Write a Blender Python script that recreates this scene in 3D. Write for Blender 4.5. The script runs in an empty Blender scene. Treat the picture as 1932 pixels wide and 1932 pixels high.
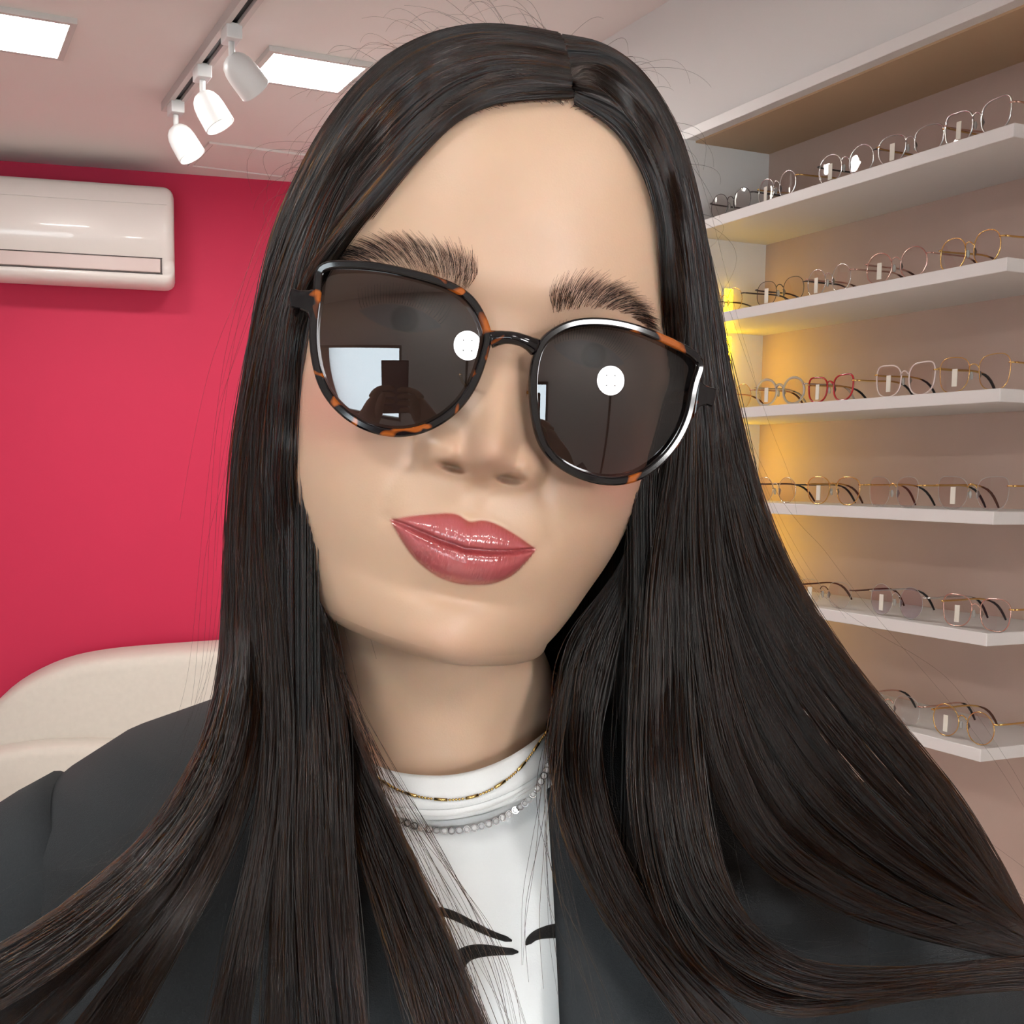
import bpy, bmesh, math, random
import numpy as np
from mathutils import Vector, Matrix

random.seed(7)
rng = np.random.default_rng(11)
scene = bpy.context.scene
col = scene.collection

# ------------------------------------------------------------------ camera
F_PX, CX, CY = 2350.0, 966.0, 1150.0          # focal length and principal point, in pixels of a 1932 frame
CAM = np.array([0.0, 0.0, 1.45])
_dy = np.array([(-180 - CX) / F_PX, -(887 - CY) / F_PX, -1.0])
_up = np.array([0.014, 1.0, 0.0]); _up[2] = _dy[0] * _up[0] + _dy[1]
_Y = _dy / np.linalg.norm(_dy); _Z = _up / np.linalg.norm(_up); _X = np.cross(_Y, _Z)
ROT = np.array([_X, _Y, _Z])                   # world = ROT @ camera
cam_data = bpy.data.cameras.new('camera')
cam_data.sensor_width = 36.0; cam_data.sensor_fit = 'HORIZONTAL'
cam_data.lens = 36.0 * F_PX / 1932.0
cam_data.shift_y = (CY - 966.0) / 1932.0
cam_data.clip_start = 0.02; cam_data.clip_end = 60
cam = bpy.data.objects.new('camera', cam_data); col.objects.link(cam)
_m = Matrix([list(r) for r in ROT]).to_4x4(); _m.translation = Vector(CAM)
cam.matrix_world = _m
scene.camera = cam

# ------------------------------------------------------------------ world, exposure
world = bpy.data.worlds.new('daylight'); scene.world = world; world.use_nodes = True
wn = world.node_tree.nodes; wl = world.node_tree.links
wn['Background'].inputs[0].default_value = (0.86, 0.94, 1.0, 1)
wn['Background'].inputs[1].default_value = 10.0
vs = scene.view_settings
vs.view_transform = 'Standard'; vs.look = 'None'; vs.gamma = 1.0; vs.use_curve_mapping = False
vs.exposure = 0.38
cy = scene.cycles
cy.max_bounces = 3; cy.diffuse_bounces = 3; cy.glossy_bounces = 3; cy.transmission_bounces = 4; cy.transparent_max_bounces = 12
cy.caustics_reflective = False; cy.caustics_refractive = False
cy.sample_clamp_indirect = 4.0
cy.adaptive_threshold = 0.03

PANEL_STRENGTH = 60.0        # ceiling LED panels
RING_STRENGTH = 42.0        # round lamp on its stand behind the camera
SPOT_STRENGTH = 14.0        # bulbs in the track spots
STRIP_STRENGTH = 16.0        # warm LED strip in the display alcove

# ------------------------------------------------------------------ measuring helpers
def ray(px, py):
    return ROT @ np.array([(px - CX) / F_PX, -(py - CY) / F_PX, -1.0])
def at(px, py, depth):
    return CAM + ray(px, py) * depth
def on_plane(px, py, axis, value):
    r = ray(px, py); return CAM + r * ((value - CAM[axis]) / r[axis])

# ------------------------------------------------------------------ materials
MATS = {}
def mat(name, color, rough=0.5, metal=0.0, spec=0.5, noise=0.0, nscale=40.0, bump=0.0, bscale=200.0, emit=None, estr=0.0,
        trans=0.0, ior=1.45, coat=0.0, alpha=1.0, sheen=0.0, sss=0.0):
    if name in MATS: return MATS[name]
    m = bpy.data.materials.new(name); m.use_nodes = True
    nt = m.node_tree; b = nt.nodes['Principled BSDF']
    b.inputs['Base Color'].default_value = (*color, 1)
    b.inputs['Roughness'].default_value = rough
    b.inputs['Metallic'].default_value = metal
    b.inputs['Specular IOR Level'].default_value = spec
    b.inputs['IOR'].default_value = ior
    b.inputs['Transmission Weight'].default_value = trans
    b.inputs['Coat Weight'].default_value = coat
    b.inputs['Alpha'].default_value = alpha
    b.inputs['Sheen Weight'].default_value = sheen
    if sss:
        b.inputs['Subsurface Weight'].default_value = sss
        b.inputs['Subsurface Radius'].default_value = (1.0, 0.35, 0.2)
        b.inputs['Subsurface Scale'].default_value = 0.004
    if emit:
        b.inputs['Emission Color'].default_value = (*emit, 1); b.inputs['Emission Strength'].default_value = estr
    if noise or bump:
        tc = nt.nodes.new('ShaderNodeTexCoord')
    if noise:
        n = nt.nodes.new('ShaderNodeTexNoise'); n.inputs['Scale'].default_value = nscale; n.inputs['Detail'].default_value = 5
        r = nt.nodes.new('ShaderNodeMapRange'); r.inputs['To Min'].default_value = 1 - noise; r.inputs['To Max'].default_value = 1 + noise
        mx = nt.nodes.new('ShaderNodeMix'); mx.data_type = 'RGBA'; mx.blend_type = 'MULTIPLY'; mx.inputs['Factor'].default_value = 1
        mx.inputs['A'].default_value = (*color, 1)
        nt.links.new(tc.outputs['Object'], n.inputs['Vector'])
        nt.links.new(n.outputs['Fac'], r.inputs['Value']); nt.links.new(r.outputs['Result'], mx.inputs['B'])
        nt.links.new(mx.outputs['Result'], b.inputs['Base Color'])
    if bump:
        n2 = nt.nodes.new('ShaderNodeTexNoise'); n2.inputs['Scale'].default_value = bscale; n2.inputs['Detail'].default_value = 3
        bp = nt.nodes.new('ShaderNodeBump'); bp.inputs['Strength'].default_value = bump; bp.inputs['Distance'].default_value = 0.002
        nt.links.new(tc.outputs['Object'], n2.inputs['Vector']); nt.links.new(n2.outputs['Fac'], bp.inputs['Height'])
        nt.links.new(bp.outputs['Normal'], b.inputs['Normal'])
    MATS[name] = m
    return m

def clear_mat(name, tint, gloss_rough=0.02, power=1.0):
    """thin clear sheet: tinted see-through with a fresnel sheen"""
    if name in MATS: return MATS[name]
    m = bpy.data.materials.new(name); m.use_nodes = True; nt = m.node_tree; nt.nodes.clear()
    out = nt.nodes.new('ShaderNodeOutputMaterial'); mx = nt.nodes.new('ShaderNodeMixShader')
    tr_ = nt.nodes.new('ShaderNodeBsdfTransparent'); tr_.inputs[0].default_value = (*tint, 1)
    gl = nt.nodes.new('ShaderNodeBsdfGlossy'); gl.inputs['Roughness'].default_value = gloss_rough
    fr = nt.nodes.new('ShaderNodeFresnel'); fr.inputs[0].default_value = 1.5
    nt.links.new(fr.outputs[0], mx.inputs[0]); nt.links.new(tr_.outputs[0], mx.inputs[1]); nt.links.new(gl.outputs[0], mx.inputs[2])
    nt.links.new(mx.outputs[0], out.inputs[0]); MATS[name] = m
    return m
# ------------------------------------------------------------------ object helpers
def link(o, parent=None):
    col.objects.link(o)
    if parent is not None: o.parent = parent
    return o
def mesh_obj(name, verts, faces, material, parent=None, smooth=True):
    me = bpy.data.meshes.new(name)
    me.from_pydata([tuple(map(float, v)) for v in verts], [], [tuple(map(int, f)) for f in faces])
    me.materials.append(material)
    if smooth: me.polygons.foreach_set('use_smooth', np.ones(len(me.polygons), dtype=bool))
    me.update()
    return link(bpy.data.objects.new(name, me), parent)
def bm_obj(name, bm, material, parent=None, smooth=False, bevel=0.0, segs=2):
    bmesh.ops.recalc_face_normals(bm, faces=bm.faces)
    me = bpy.data.meshes.new(name); bm.to_mesh(me); bm.free()
    me.materials.append(material)
    if smooth: me.polygons.foreach_set('use_smooth', np.ones(len(me.polygons), dtype=bool))
    o = link(bpy.data.objects.new(name, me), parent)
    if bevel:
        md = o.modifiers.new('bevel', 'BEVEL'); md.width = bevel; md.segments = segs; md.limit_method = 'ANGLE'; md.harden_normals = False
    return o
def empty(name, loc=(0, 0, 0), mw=None):
    o = bpy.data.objects.new(name, None); col.objects.link(o); o.empty_display_size = 0.05
    if mw is not None: o.matrix_world = mw
    else: o.location = loc
    return o
def tag(o, label, cat, group=None, kind=None):
    o['label'] = label; o['category'] = cat
    if group: o['group'] = group
    if kind: o['kind'] = kind
    return o
def struct(o, label=None):
    o['kind'] = 'structure'
    if label: o['label'] = label
    return o
def add_box(bm, lo, hi, mtx=None):
    vs_ = [bm.verts.new(((lo[0], hi[0])[i & 1], (lo[1], hi[1])[(i >> 1) & 1], (lo[2], hi[2])[(i >> 2) & 1])) for i in range(8)]
    for f in ((0, 2, 3, 1), (4, 5, 7, 6), (0, 1, 5, 4), (2, 6, 7, 3), (0, 4, 6, 2), (1, 3, 7, 5)):
        bm.faces.new([vs_[i] for i in f])
    if mtx is not None: bmesh.ops.transform(bm, matrix=mtx, verts=vs_)
    return vs_
def box(name, lo, hi, material, parent=None, bevel=0.0, segs=2):
    bm = bmesh.new(); add_box(bm, lo, hi)
    return bm_obj(name, bm, material, parent, False, bevel, segs)
def frames(pts, closed=False):
    pts = np.asarray(pts, float); n = len(pts)
    if closed: t = np.roll(pts, -1, 0) - np.roll(pts, 1, 0)
    else: t = np.gradient(pts, axis=0)
    t /= np.linalg.norm(t, axis=1)[:, None] + 1e-12
    ref = np.array([0, 0, 1.0]) if abs(t[0][2]) < 0.9 else np.array([1.0, 0, 0])
    nrm = np.cross(t[0], ref); nrm /= np.linalg.norm(nrm)
    N = [nrm]
    for i in range(1, n):
        v = N[-1] - t[i] * np.dot(N[-1], t[i]); v /= np.linalg.norm(v) + 1e-12; N.append(v)
    N = np.array(N); return t, N, np.cross(t, N)
def tube_data(pts, rad, sides=6, closed=False, up=None, flat=1.0):
    """verts and faces of a tube; rad scalar or per point; up = fixed frame direction, flat scales along it"""
    pts = np.asarray(pts, float); n = len(pts)
    t, N, B = frames(pts, closed)
    if up is not None:
        up = np.asarray(up, float)
        N = np.cross(t, up); N /= np.linalg.norm(N, axis=1)[:, None] + 1e-12; B = np.cross(t, N)
    rad = np.broadcast_to(np.asarray(rad, float), (n,))
    v = []
    for i in range(n):
        for k in range(sides):
            a = 2 * math.pi * k / sides
            v.append(pts[i] + rad[i] * (math.cos(a) * N[i] + math.sin(a) * B[i] * flat))
    f = []
    m = n if closed else n - 1
    for i in range(m):
        j = (i + 1) % n
        for k in range(sides):
            l = (k + 1) % sides
            f.append((i * sides + k, i * sides + l, j * sides + l, j * sides + k))
    if not closed:
        f.append(tuple(range(sides))[::-1]); f.append(tuple((n - 1) * sides + k for k in range(sides)))
    return v, f
def tube(name, pts, rad, material, parent=None, sides=6, closed=False, up=None, flat=1.0):
    v, f = tube_data(pts, rad, sides, closed, up, flat)
    return mesh_obj(name, v, f, material, parent)
def lathe_data(profile, sides=24):
    v = []; f = []; n = len(profile)
    for (r, z) in profile:
        for k in range(sides):
            a = 2 * math.pi * k / sides; v.append((r * math.cos(a), r * math.sin(a), z))
    for i in range(n - 1):
        for k in range(sides):
            l = (k + 1) % sides
            f.append((i * sides + k, i * sides + l, (i + 1) * sides + l, (i + 1) * sides + k))
    return v, f
def xform(v, m):
    v = np.asarray(v, float); m = np.array(m)
    return v @ m[:3, :3].T + m[:3, 3]
def cspline(xk, yk, x):
    """natural cubic spline, yk may be (n, m)"""
    xk = np.asarray(xk, float); yk = np.asarray(yk, float); x = np.asarray(x, float)
    one = yk.ndim == 1
    if one: yk = yk[:, None]
    n = len(xk); h = np.diff(xk); Am = np.zeros((n, n)); r = np.zeros((n, yk.shape[1])); Am[0, 0] = Am[-1, -1] = 1
    for i in range(1, n - 1):
        Am[i, i - 1] = h[i - 1]; Am[i, i] = 2 * (h[i - 1] + h[i]); Am[i, i + 1] = h[i]
        r[i] = 3 * ((yk[i + 1] - yk[i]) / h[i] - (yk[i] - yk[i - 1]) / h[i - 1])
    c = np.linalg.solve(Am, r)
    b = (yk[1:] - yk[:-1]) / h[:, None] - h[:, None] * (2 * c[:-1] + c[1:]) / 3
    d = (c[1:] - c[:-1]) / (3 * h[:, None])
    i = np.clip(np.searchsorted(xk, x) - 1, 0, n - 2); u = (x - xk[i])[..., None]
    out = yk[i] + b[i] * u + c[i] * u ** 2 + d[i] * u ** 3
    return out[..., 0] if one else out
def smooth_path(pts, n):
    pts = np.asarray(pts, float)
    s = np.r_[0, np.cumsum(np.linalg.norm(np.diff(pts, axis=0), axis=1))]
    return cspline(s, pts, np.linspace(0, s[-1], n))
def closed_path(pts, n):
    pts = np.asarray(pts, float); k = len(pts)
    ext = np.vstack([pts[-4:], pts, pts[:5]])
    s = np.r_[0, np.cumsum(np.linalg.norm(np.diff(ext, axis=0), axis=1))]
    return cspline(s, ext, np.linspace(s[4], s[4 + k], n, endpoint=False))
def hair_curves(name, strands, radii, material, parent=None, extra=None):
    """strands (n, k, 3) world or parent-local points; radii (n, k)"""
    n, k, _ = strands.shape
    cu = bpy.data.hair_curves.new(name)
    cu.add_curves([k] * n)
    cu.attributes['position'].data.foreach_set('vector', np.ascontiguousarray(strands, dtype=np.float32).ravel())
    ra = cu.attributes.get('radius') or cu.attributes.new('radius', 'FLOAT', 'POINT')
    ra.data.foreach_set('value', np.ascontiguousarray(radii, dtype=np.float32).ravel())
    if extra is not None:
        at_ = cu.attributes.new('tone', 'FLOAT', 'CURVE'); at_.data.foreach_set('value', np.ascontiguousarray(extra, dtype=np.float32).ravel())
    cu.materials.append(material)
    return link(bpy.data.objects.new(name, cu), parent)

# ================================================================== the room
H = 2.38
M_ceil = mat('ceiling_paint', (0.84, 0.77, 0.75), 0.8, noise=0.03, nscale=3, bump=0.08, bscale=60)
M_white = mat('white_paint', (0.80, 0.79, 0.78), 0.6, noise=0.015, nscale=6, bump=0.05, bscale=90)
M_red = mat('magenta_wall_paint', (0.60, 0.013, 0.07), 0.6, noise=0.03, nscale=4, bump=0.06, bscale=120)
M_floor = mat('wood_floor', (0.62, 0.52, 0.45), 0.4, noise=0.2, nscale=8)
M_panelwood = mat('taupe_laminate', (0.56, 0.42, 0.36), 0.55, noise=0.05, nscale=12)
M_shelf = mat('white_melamine', (0.82, 0.80, 0.79), 0.4, noise=0.01, nscale=10)
M_lightwall = mat('white_wall_paint_front', (0.74, 0.72, 0.70), 0.7)

WX0, WX1, WY0 = -2.6, 2.6, -2.2
XS = 1.358           # front edge plane of the shelves
XB = 1.551           # alcove back
YE = 2.06            # alcove far end
# red wall runs very slightly askew, measured along its top edge
W0 = on_plane(0, 303, 2, H); W1 = on_plane(533, 342, 2, H)
wdir = (W1 - W0); wdir[2] = 0; wdir /= np.linalg.norm(wdir); wnor = np.array([wdir[1], -wdir[0], 0])   # faces the camera
WALL = Matrix(((wdir[0], -wnor[0], 0, W0[0]), (wdir[1], -wnor[1], 0, W0[1]), (0, 0, 1, 0), (0, 0, 0, 1)))  # x along wall, y into it, z up
def wall_local(px, py, off=0.0):
    r = np.array(ray(px, py)); n = wnor
    t = np.dot(W0 + wnor * off - CAM, n) / np.dot(r, n)
    p = CAM + r * t
    return np.array([np.dot(p - W0, wdir), p[2]])
o = box('wall_back', (-4.5, 0, 0), (3.5, 0.12, H), M_red); o.matrix_world = WALL; struct(o, 'magenta painted back wall')
struct(box('floor', (WX0, WY0, -0.1), (WX1, 5.2, 0), M_floor))
ceil_holes = []
o = box('ceiling', (WX0, WY0, H), (WX1, 5.2, H + 0.12), M_ceil); struct(o, 'beige white plaster ceiling')
struct(box('wall_left', (WX0 - 0.12, WY0, 0), (WX0, 5.2, H), M_lightwall))
struct(box('wall_right', (WX1 - 0.9, WY0, 0), (WX1 - 0.78, 5.2, H), M_white))
# alcove: taupe back panel, white far return, bulkhead with a board under it
struct(box('wall_alcove_back', (XB, WY0, 0), (WX1 - 0.9, YE, 2.095), M_panelwood), 'taupe laminate back panel behind the shelves')
struct(box('wall_alcove_return', (XS - 0.012, YE, 0), (WX1 - 0.9, 4.1, 2.095), M_white), 'white return wall closing the far end of the shelves')
struct(box('ceiling_bulkhead', (XS + 0.012, WY0, 2.115), (WX1 - 0.9, 4.1, H), M_white), 'white dropped bulkhead above the shelves')
struct(box('trim_bulkhead_board', (XS - 0.002, WY0, 2.095), (WX1 - 0.9, 4.1, 2.115), M_shelf, bevel=0.001), 'white board along the bottom of the bulkhead')
struct(box('ceiling_soffit', (XS + .02, WY0, 2.0915), (XB, YE, 2.095), mat('soffit_warm_light_tint', (.58, .40, .25), .5, noise=.04, nscale=10)), 'thin soffit sheet above the top shelf, warm light put into its colour')  # orange-brown tint paints the warm glow on the bulkhead's underside
# front wall behind the camera with the shop window
wx0, wx1, wz0, wz1 = -2.54, -0.72, 0.30, 1.56
bm = bmesh.new()
for lo, hi in (((WX0, WY0 - 0.12, 0), (wx0, WY0, H)), ((wx1, WY0 - 0.12, 0), (WX1 - 0.9, WY0, H)),
               ((wx0, WY0 - 0.12, 0), (wx1, WY0, wz0)), ((wx0, WY0 - 0.12, wz1), (wx1, WY0, H))):
    add_box(bm, lo, hi)
struct(bm_obj('wall_front', bm, M_lightwall))
M_alu = mat('window_aluminium', (0.10, 0.08, 0.07), 0.4)
wroot = struct(empty('window_1', ((wx0 + wx1) / 2, WY0 - 0.06, wz0)), 'tall shop window letting in daylight')
def wbox(n, lo, hi, m):
    off = np.array(wroot.location); return box(n, np.array(lo) - off, np.array(hi) - off, m, wroot)
wbox('window_frame', (wx0, WY0 - 0.09, wz0), (wx0 + 0.05, WY0 - 0.03, wz1), M_alu)
wbox('window_frame', (wx1 - 0.05, WY0 - 0.09, wz0), (wx1, WY0 - 0.03, wz1), M_alu)
wbox('window_frame', (wx0 + .05, WY0 - 0.09, wz1 - 0.05), (wx1 - .05, WY0 - 0.03, wz1), M_alu)
wbox('window_frame', (wx0 + .05, WY0 - 0.09, wz0), (wx1 - .05, WY0 - 0.03, wz0 + 0.05), M_alu)
M_pane = clear_mat('window_glass', (.97, .985, .98), 0.0)
wbox('pane', (wx0 + .05, WY0 - 0.065, wz0 + .05), (wx1 - .05, WY0 - 0.06, wz1 - .05), M_pane)
po = bpy.data.lights.new('window_portal', 'AREA'); po.shape = 'RECTANGLE'; po.size = wx1 - wx0; po.size_y = wz1 - wz0; po.cycles.is_portal = True
pob = bpy.data.objects.new('window_portal', po); col.objects.link(pob)
pob.location = ((wx0 + wx1) / 2, WY0 - 0.13, (wz0 + wz1) / 2); pob.rotation_euler = (math.radians(-90), 0, 0)
pob.rotation_euler = (math.radians(90), 0, math.pi)
# access hatch in the ceiling near the red wall
hp = [on_plane(405, 268, 2, H), on_plane(375, 315, 2, H), on_plane(540, 330, 2, H), on_plane(560, 280, 2, H)]
hx0, hx1, hy0, hy1 = 0.80, 1.10, 3.63, 3.93
bm = bmesh.new()
for lo, hi in (((hx0, hy0, H - .006), (hx1, hy0 + .012, H + .001)), ((hx0, hy1 - .012, H - .006), (hx1, hy1, H + .001)),
               ((hx0, hy0 + .012, H - .006), (hx0 + .012, hy1 - .012, H + .001)), ((hx1 - .012, hy0 + .012, H - .006), (hx1, hy1 - .012, H + .001))):
    add_box(bm, lo, hi)
hr = struct(empty('trim_ceiling_hatch'), 'square access hatch in the ceiling')
bm_obj('hatch_frame', bm, M_ceil, hr)
box('hatch_door', (hx0 + .016, hy0 + .016, H - .003), (hx1 - .016, hy1 - .016, H + .001), M_ceil, hr)

# ================================================================== ceiling LED panels
M_led = mat('led_diffuser', (0.9, 0.9, 0.9), 0.5, emit=(1.0, 0.97, 0.92), estr=PANEL_STRENGTH)
M_ledframe = mat('led_frame_white', (0.62, 0.58, 0.56), 0.5)
def led_panel(cx_, cy_, w, d, label):
    t = tag(empty('ceiling_led_panel', (cx_, cy_, H)), label, 'ceiling light', 'square LED panels in the ceiling')
    bm = bmesh.new(); b = 0.014
    for lo, hi in (((-w/2-b, -d/2-b, -.012), (w/2+b, -d/2, 0)), ((-w/2-b, d/2, -.012), (w/2+b, d/2+b, 0)),
                   ((-w/2-b, -d/2, -.012), (-w/2, d/2, 0)), ((w/2, -d/2, -.012), (w/2+b, d/2, 0))):
        add_box(bm, lo, hi)
    bm_obj('frame', bm, M_ledframe, t)
    box('diffuser', (-w/2, -d/2, -.005), (w/2, d/2, -.001), M_led, t)
led_panel(0.227, 2.935, 0.22, 0.23, 'square LED panel at the ceiling edge above the air conditioner')
led_panel(0.863, 2.888, 0.21, 0.20, 'square LED panel beside the track spotlights')
for (x, y) in ((-0.95, 1.2), (-0.95, -0.5), (0.65, -1.2), (-0.2, -1.6)):  # unseen panels, added for frontal fill on face and room
    led_panel(x, y, 0.22, 0.22, 'unseen square LED panel added over the camera side of the shop for fill light')

# ================================================================== track with three spots
M_led.cycles.emission_sampling = 'FRONT'
M_trackw = mat('track_white', (0.66, 0.60, 0.58), 0.4)
M_trackb = mat('track_slot_black', (0.02, 0.02, 0.022), 0.5)
M_spot = mat('spot_white_enamel', (0.80, 0.80, 0.80), 0.3)
M_bulb = mat('spot_bulb', (1, 1, 1), 0.4, emit=(1.0, 0.96, 0.86), estr=SPOT_STRENGTH)
M_bulb.cycles.emission_sampling = 'NONE'
tr = tag(empty('light_track', (0.632, 2.9, H)), 'straight ceiling track with dark slot holding three spotlights', 'light track')
box('rail', (-.020, -0.62, -.022), (-.008, .41, 0), M_trackw, tr); box('rail', (.008, -0.62, -.022), (.020, .41, 0), M_trackw, tr)
box('slot', (-.008, -0.62, -.012), (.008, .405, -.001), M_trackb, tr); box('end_cap', (-.020, .41, -.022), (.020, .418, 0), M_trackw, tr)
def spot(y, px_knuckle, axis, label):
    t = tag(empty('track_spotlight', (0.632, y, H - 0.022)), label, 'spotlight', 'white spotlights on the ceiling track')
    box('adapter', (-.016, -.028, -.026), (.016, .028, 0.004), M_spot, t, bevel=.002)
    tube('stem', [(0, 0, -.02), (0, 0, -.062)], .0065, M_spot, t, 10)
    ax = np.array(axis, float); ax /= np.linalg.norm(ax)
    base = np.array([0, 0, -.060]) - ax * .008
    prof = [(0, 0), (.012, .0015), (.024, .007), (.033, .017), (.0385, .031), (.041, .05), (.0425, .098), (.0425, .101), (.0395, .101), (.0385, .06), (0, .058)]
    q = Vector(ax).to_track_quat('Z', 'Y').to_matrix().to_4x4(); q.translation = Vector(base)
    prof = [(r_ * .82, z_ * .84) for r_, z_ in prof]
    v, f = lathe_data(prof, 28)
    head = mesh_obj('lamp_head', xform(v, q), f, M_spot, t)
    v, f = lathe_data([(0, .0815), (.016, .082), (.0305, .0785), (.0305, .058)], 28)
    mesh_obj('bulb', xform(v, q), f, M_bulb, head)
    return t
spot(3.235, None, (0.42, -0.22, -0.78), 'white spotlight at the far end of the track, lit')
spot(2.93, None, (0.42, -0.20, -0.78), 'white spotlight in the middle of the track, lit')
spot(2.65, None, (0.72, 0.30, -0.62), 'white spotlight nearest the camera, turned away with its lit side hidden')

# ================================================================== air conditioner
M_ac = mat('ac_plastic', (0.80, 0.73, 0.69), 0.28, coat=0.3)
M_acdark = mat('ac_gap', (0.05, 0.03, 0.03), 0.6)
M_flap = mat('ac_flap', (0.66, 0.52, 0.49), 0.35)
a0 = wall_local(322, 352, .2); a1 = wall_local(325, 541, .19)
axr = a0[0] + .008; az1 = a0[1] + .005; az0 = a1[1] - .004; axl = axr - 0.86
acm = WALL @ Matrix.Translation((axr, 0, az0))
ac = tag(empty('air_conditioner', mw=acm), 'white split air conditioner mounted high on the magenta wall', 'air conditioner')
ah = az1 - az0
def ac_loft(name, prof, x0, x1, m, rc=0.03, yoff=0.0):
    """profile (y, z) extruded in x, its two ends rounded"""
    xs = [x0, x0 + rc * .08, x0 + rc * .3, x0 + rc * .62, x0 + rc, x1 - rc, x1 - rc * .62, x1 - rc * .3, x1 - rc * .08, x1]
    sh = [rc * .9, rc * .55, rc * .26, rc * .07, 0, 0, rc * .07, rc * .26, rc * .55, rc * .9]
    prof = np.array(prof); cz = (prof[:, 1].max() + prof[:, 1].min()) / 2; hz = (prof[:, 1].max() - prof[:, 1].min()) / 2
    v = []; f = []; n = len(prof)
    for x, s in zip(xs, sh):
        for (y, z) in prof:
            v.append((x, y * (1 - s / .2), cz + (z - cz) * (1 - s / hz)))
    for i in range(len(xs) - 1):
        for k in range(n): f.append((i * n + k, i * n + (k + 1) % n, (i + 1) * n + (k + 1) % n, (i + 1) * n + k))
    f.append(tuple(range(n))[::-1]); f.append(tuple((len(xs) - 1) * n + k for k in range(n)))
    o = mesh_obj(name, v, f, m, ac); o.data.polygons[-1].use_smooth = False; o.data.polygons[-2].use_smooth = False
    return o
ac_loft('body', [(-.001, 0.02), (-.001, ah), (-.15, ah), (-.18, ah - .004), (-.192, ah - .015), (-.198, ah - .04), (-.203, ah * .55), (-.203, .088), (-.19, .080),
                 (-.188, .042), (-.196, .036), (-.192, .022), (-.175, .008), (-.12, .0)], -0.86, 0, M_ac)
box('louver_gap', (-.83, -.198, .083), (-.035, -.185, .0875), M_acdark, ac)
box('louver_gap', (-.83, -.1955, .0375), (-.035, -.183, .0400), M_acdark, ac)
box('louver_flap', (-.828, -.2005, .042), (-.040, -.186, .082), M_flap, ac, bevel=.003)
box('louver_gap', (-.0385, -.1985, .038), (-.0365, -.183, .0855), M_acdark, ac)
box('front_seam', (-.855, -.2035, ah * .80), (-.02, -.2, ah * .80 + .0008), M_ac, ac)

# ================================================================== sofa along the red wall
M_sofa = mat('sofa_fabric', (0.66, 0.60, 0.53), 0.85, noise=0.06, nscale=60, bump=0.3, bscale=900, sheen=0.2)
sm = WALL @ Matrix.Translation((0, -.10, 0))
sofa = tag(empty('sofa', mw=sm), 'cream fabric sofa with rounded back against the magenta wall', 'sofa')
SX0, SX1 = -0.20, 1.75
def rounded_slab(name, outline, y0, y1, m, parent, rnd=.035):
    """outline (x, z) closed polygon, thick along y with soft edges"""
    outline = np.array(outline, float); c = outline.mean(0)
    v = []; f = []; n = len(outline)
    prof = [(0, rnd), (rnd * .3, rnd * .3), (rnd, 0), (abs(y1 - y0) - rnd, 0), (abs(y1 - y0) - rnd * .3, rnd * .3), (abs(y1 - y0), rnd)]
    t = np.roll(outline, -1, 0) - np.roll(outline, 1, 0); t /= np.linalg.norm(t, axis=1)[:, None]; nin = np.stack([-t[:, 1], t[:, 0]], 1)
    if np.dot((c - outline[0]), nin[0]) < 0: nin = -nin
    for (yy, ins) in prof:
        q = outline + nin * ins
        for p in q: v.append((p[0], y0 + yy * np.sign(y1 - y0), p[1]))
    for i in range(len(prof) - 1):
        for k in range(n): f.append((i * n + k, i * n + (k + 1) % n, (i + 1) * n + (k + 1) % n, (i + 1) * n + k))
    f.append(tuple(range(n))[::-1]); f.append(tuple((len(prof) - 1) * n + k for k in range(n)))
    return mesh_obj(name, v, f, m, parent)
def top_px(px, py): q = wall_local(px, py, .35); return (q[0], q[1])
tops = [top_px(0, 1325), top_px(60, 1287), top_px(110, 1266), top_px(180, 1250), top_px(270, 1240), top_px(410, 1230)]
lft = [(tops[0][0] - .16, .30), (tops[0][0] - .155, .50), (tops[0][0] - .12, .66), (tops[0][0] - .06, tops[0][1] - .06)]
z_top = tops[-1][1]
outl = lft + [tuple(t) for t in tops] + [(.80, z_top + .004), (.92, z_top - .02), (.97, z_top - .06), (.99, z_top - .14), (1.0, .5), (1.0, .30)]
rounded_slab('backrest', smooth_path(outl, 60), 0.06, -.22, M_sofa, sofa)
zs = wall_local(0, 1425, .45)[1]
rounded_slab('lumbar_cushion', smooth_path([(tops[0][0] - .10, .42), (tops[0][0] - .10, zs - .03), (tops[0][0] - .02, zs), (.5, zs + .006), (.90, zs), (.97, zs - .03), (.98, .42)], 50), -.20, -.34, M_sofa, sofa, .03)
box('seat_cushion', (tops[0][0] - .12, -.95, .25), (.98, -.2, .43), M_sofa, sofa, bevel=.05, segs=5)
box('base', (tops[0][0] - .12, -.92, .08), (.98, -.02, .25), M_sofa, sofa, bevel=.02, segs=3)
for x in (tops[0][0], .9):
    for y in (-.85, -.1): tube('leg', [(x, y, .085), (x, y, 0)], [.025, .018], mat('sofa_leg_wood', (.2, .12, .07), .4), sofa, 12)

# ================================================================== display shelves
SHELF_Z = [1.917, 1.7405, 1.5645, 1.3955, 1.225, 1.0595]   # underside heights
YN = 1.268
TH = 0.0185
order = ['top display shelf, first below the bulkhead, holding round silver glasses', 'second display shelf from the top, holding thin gold round glasses',
         'third display shelf from the top, the one with the red glasses', 'fourth display shelf from the top, with cat-eye glasses',
         'fifth display shelf from the top, with pale rimless glasses', 'lowest display shelf in view, sixth from the top']
shelves = []
for z, lab in zip(SHELF_Z, order):
    o = box('display_shelf', (XS, YN, z), (XB, YE, z + TH), M_shelf, bevel=.0008, segs=1)
    tag(o, 'white ' + lab, 'shelf', 'white display shelves')
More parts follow.
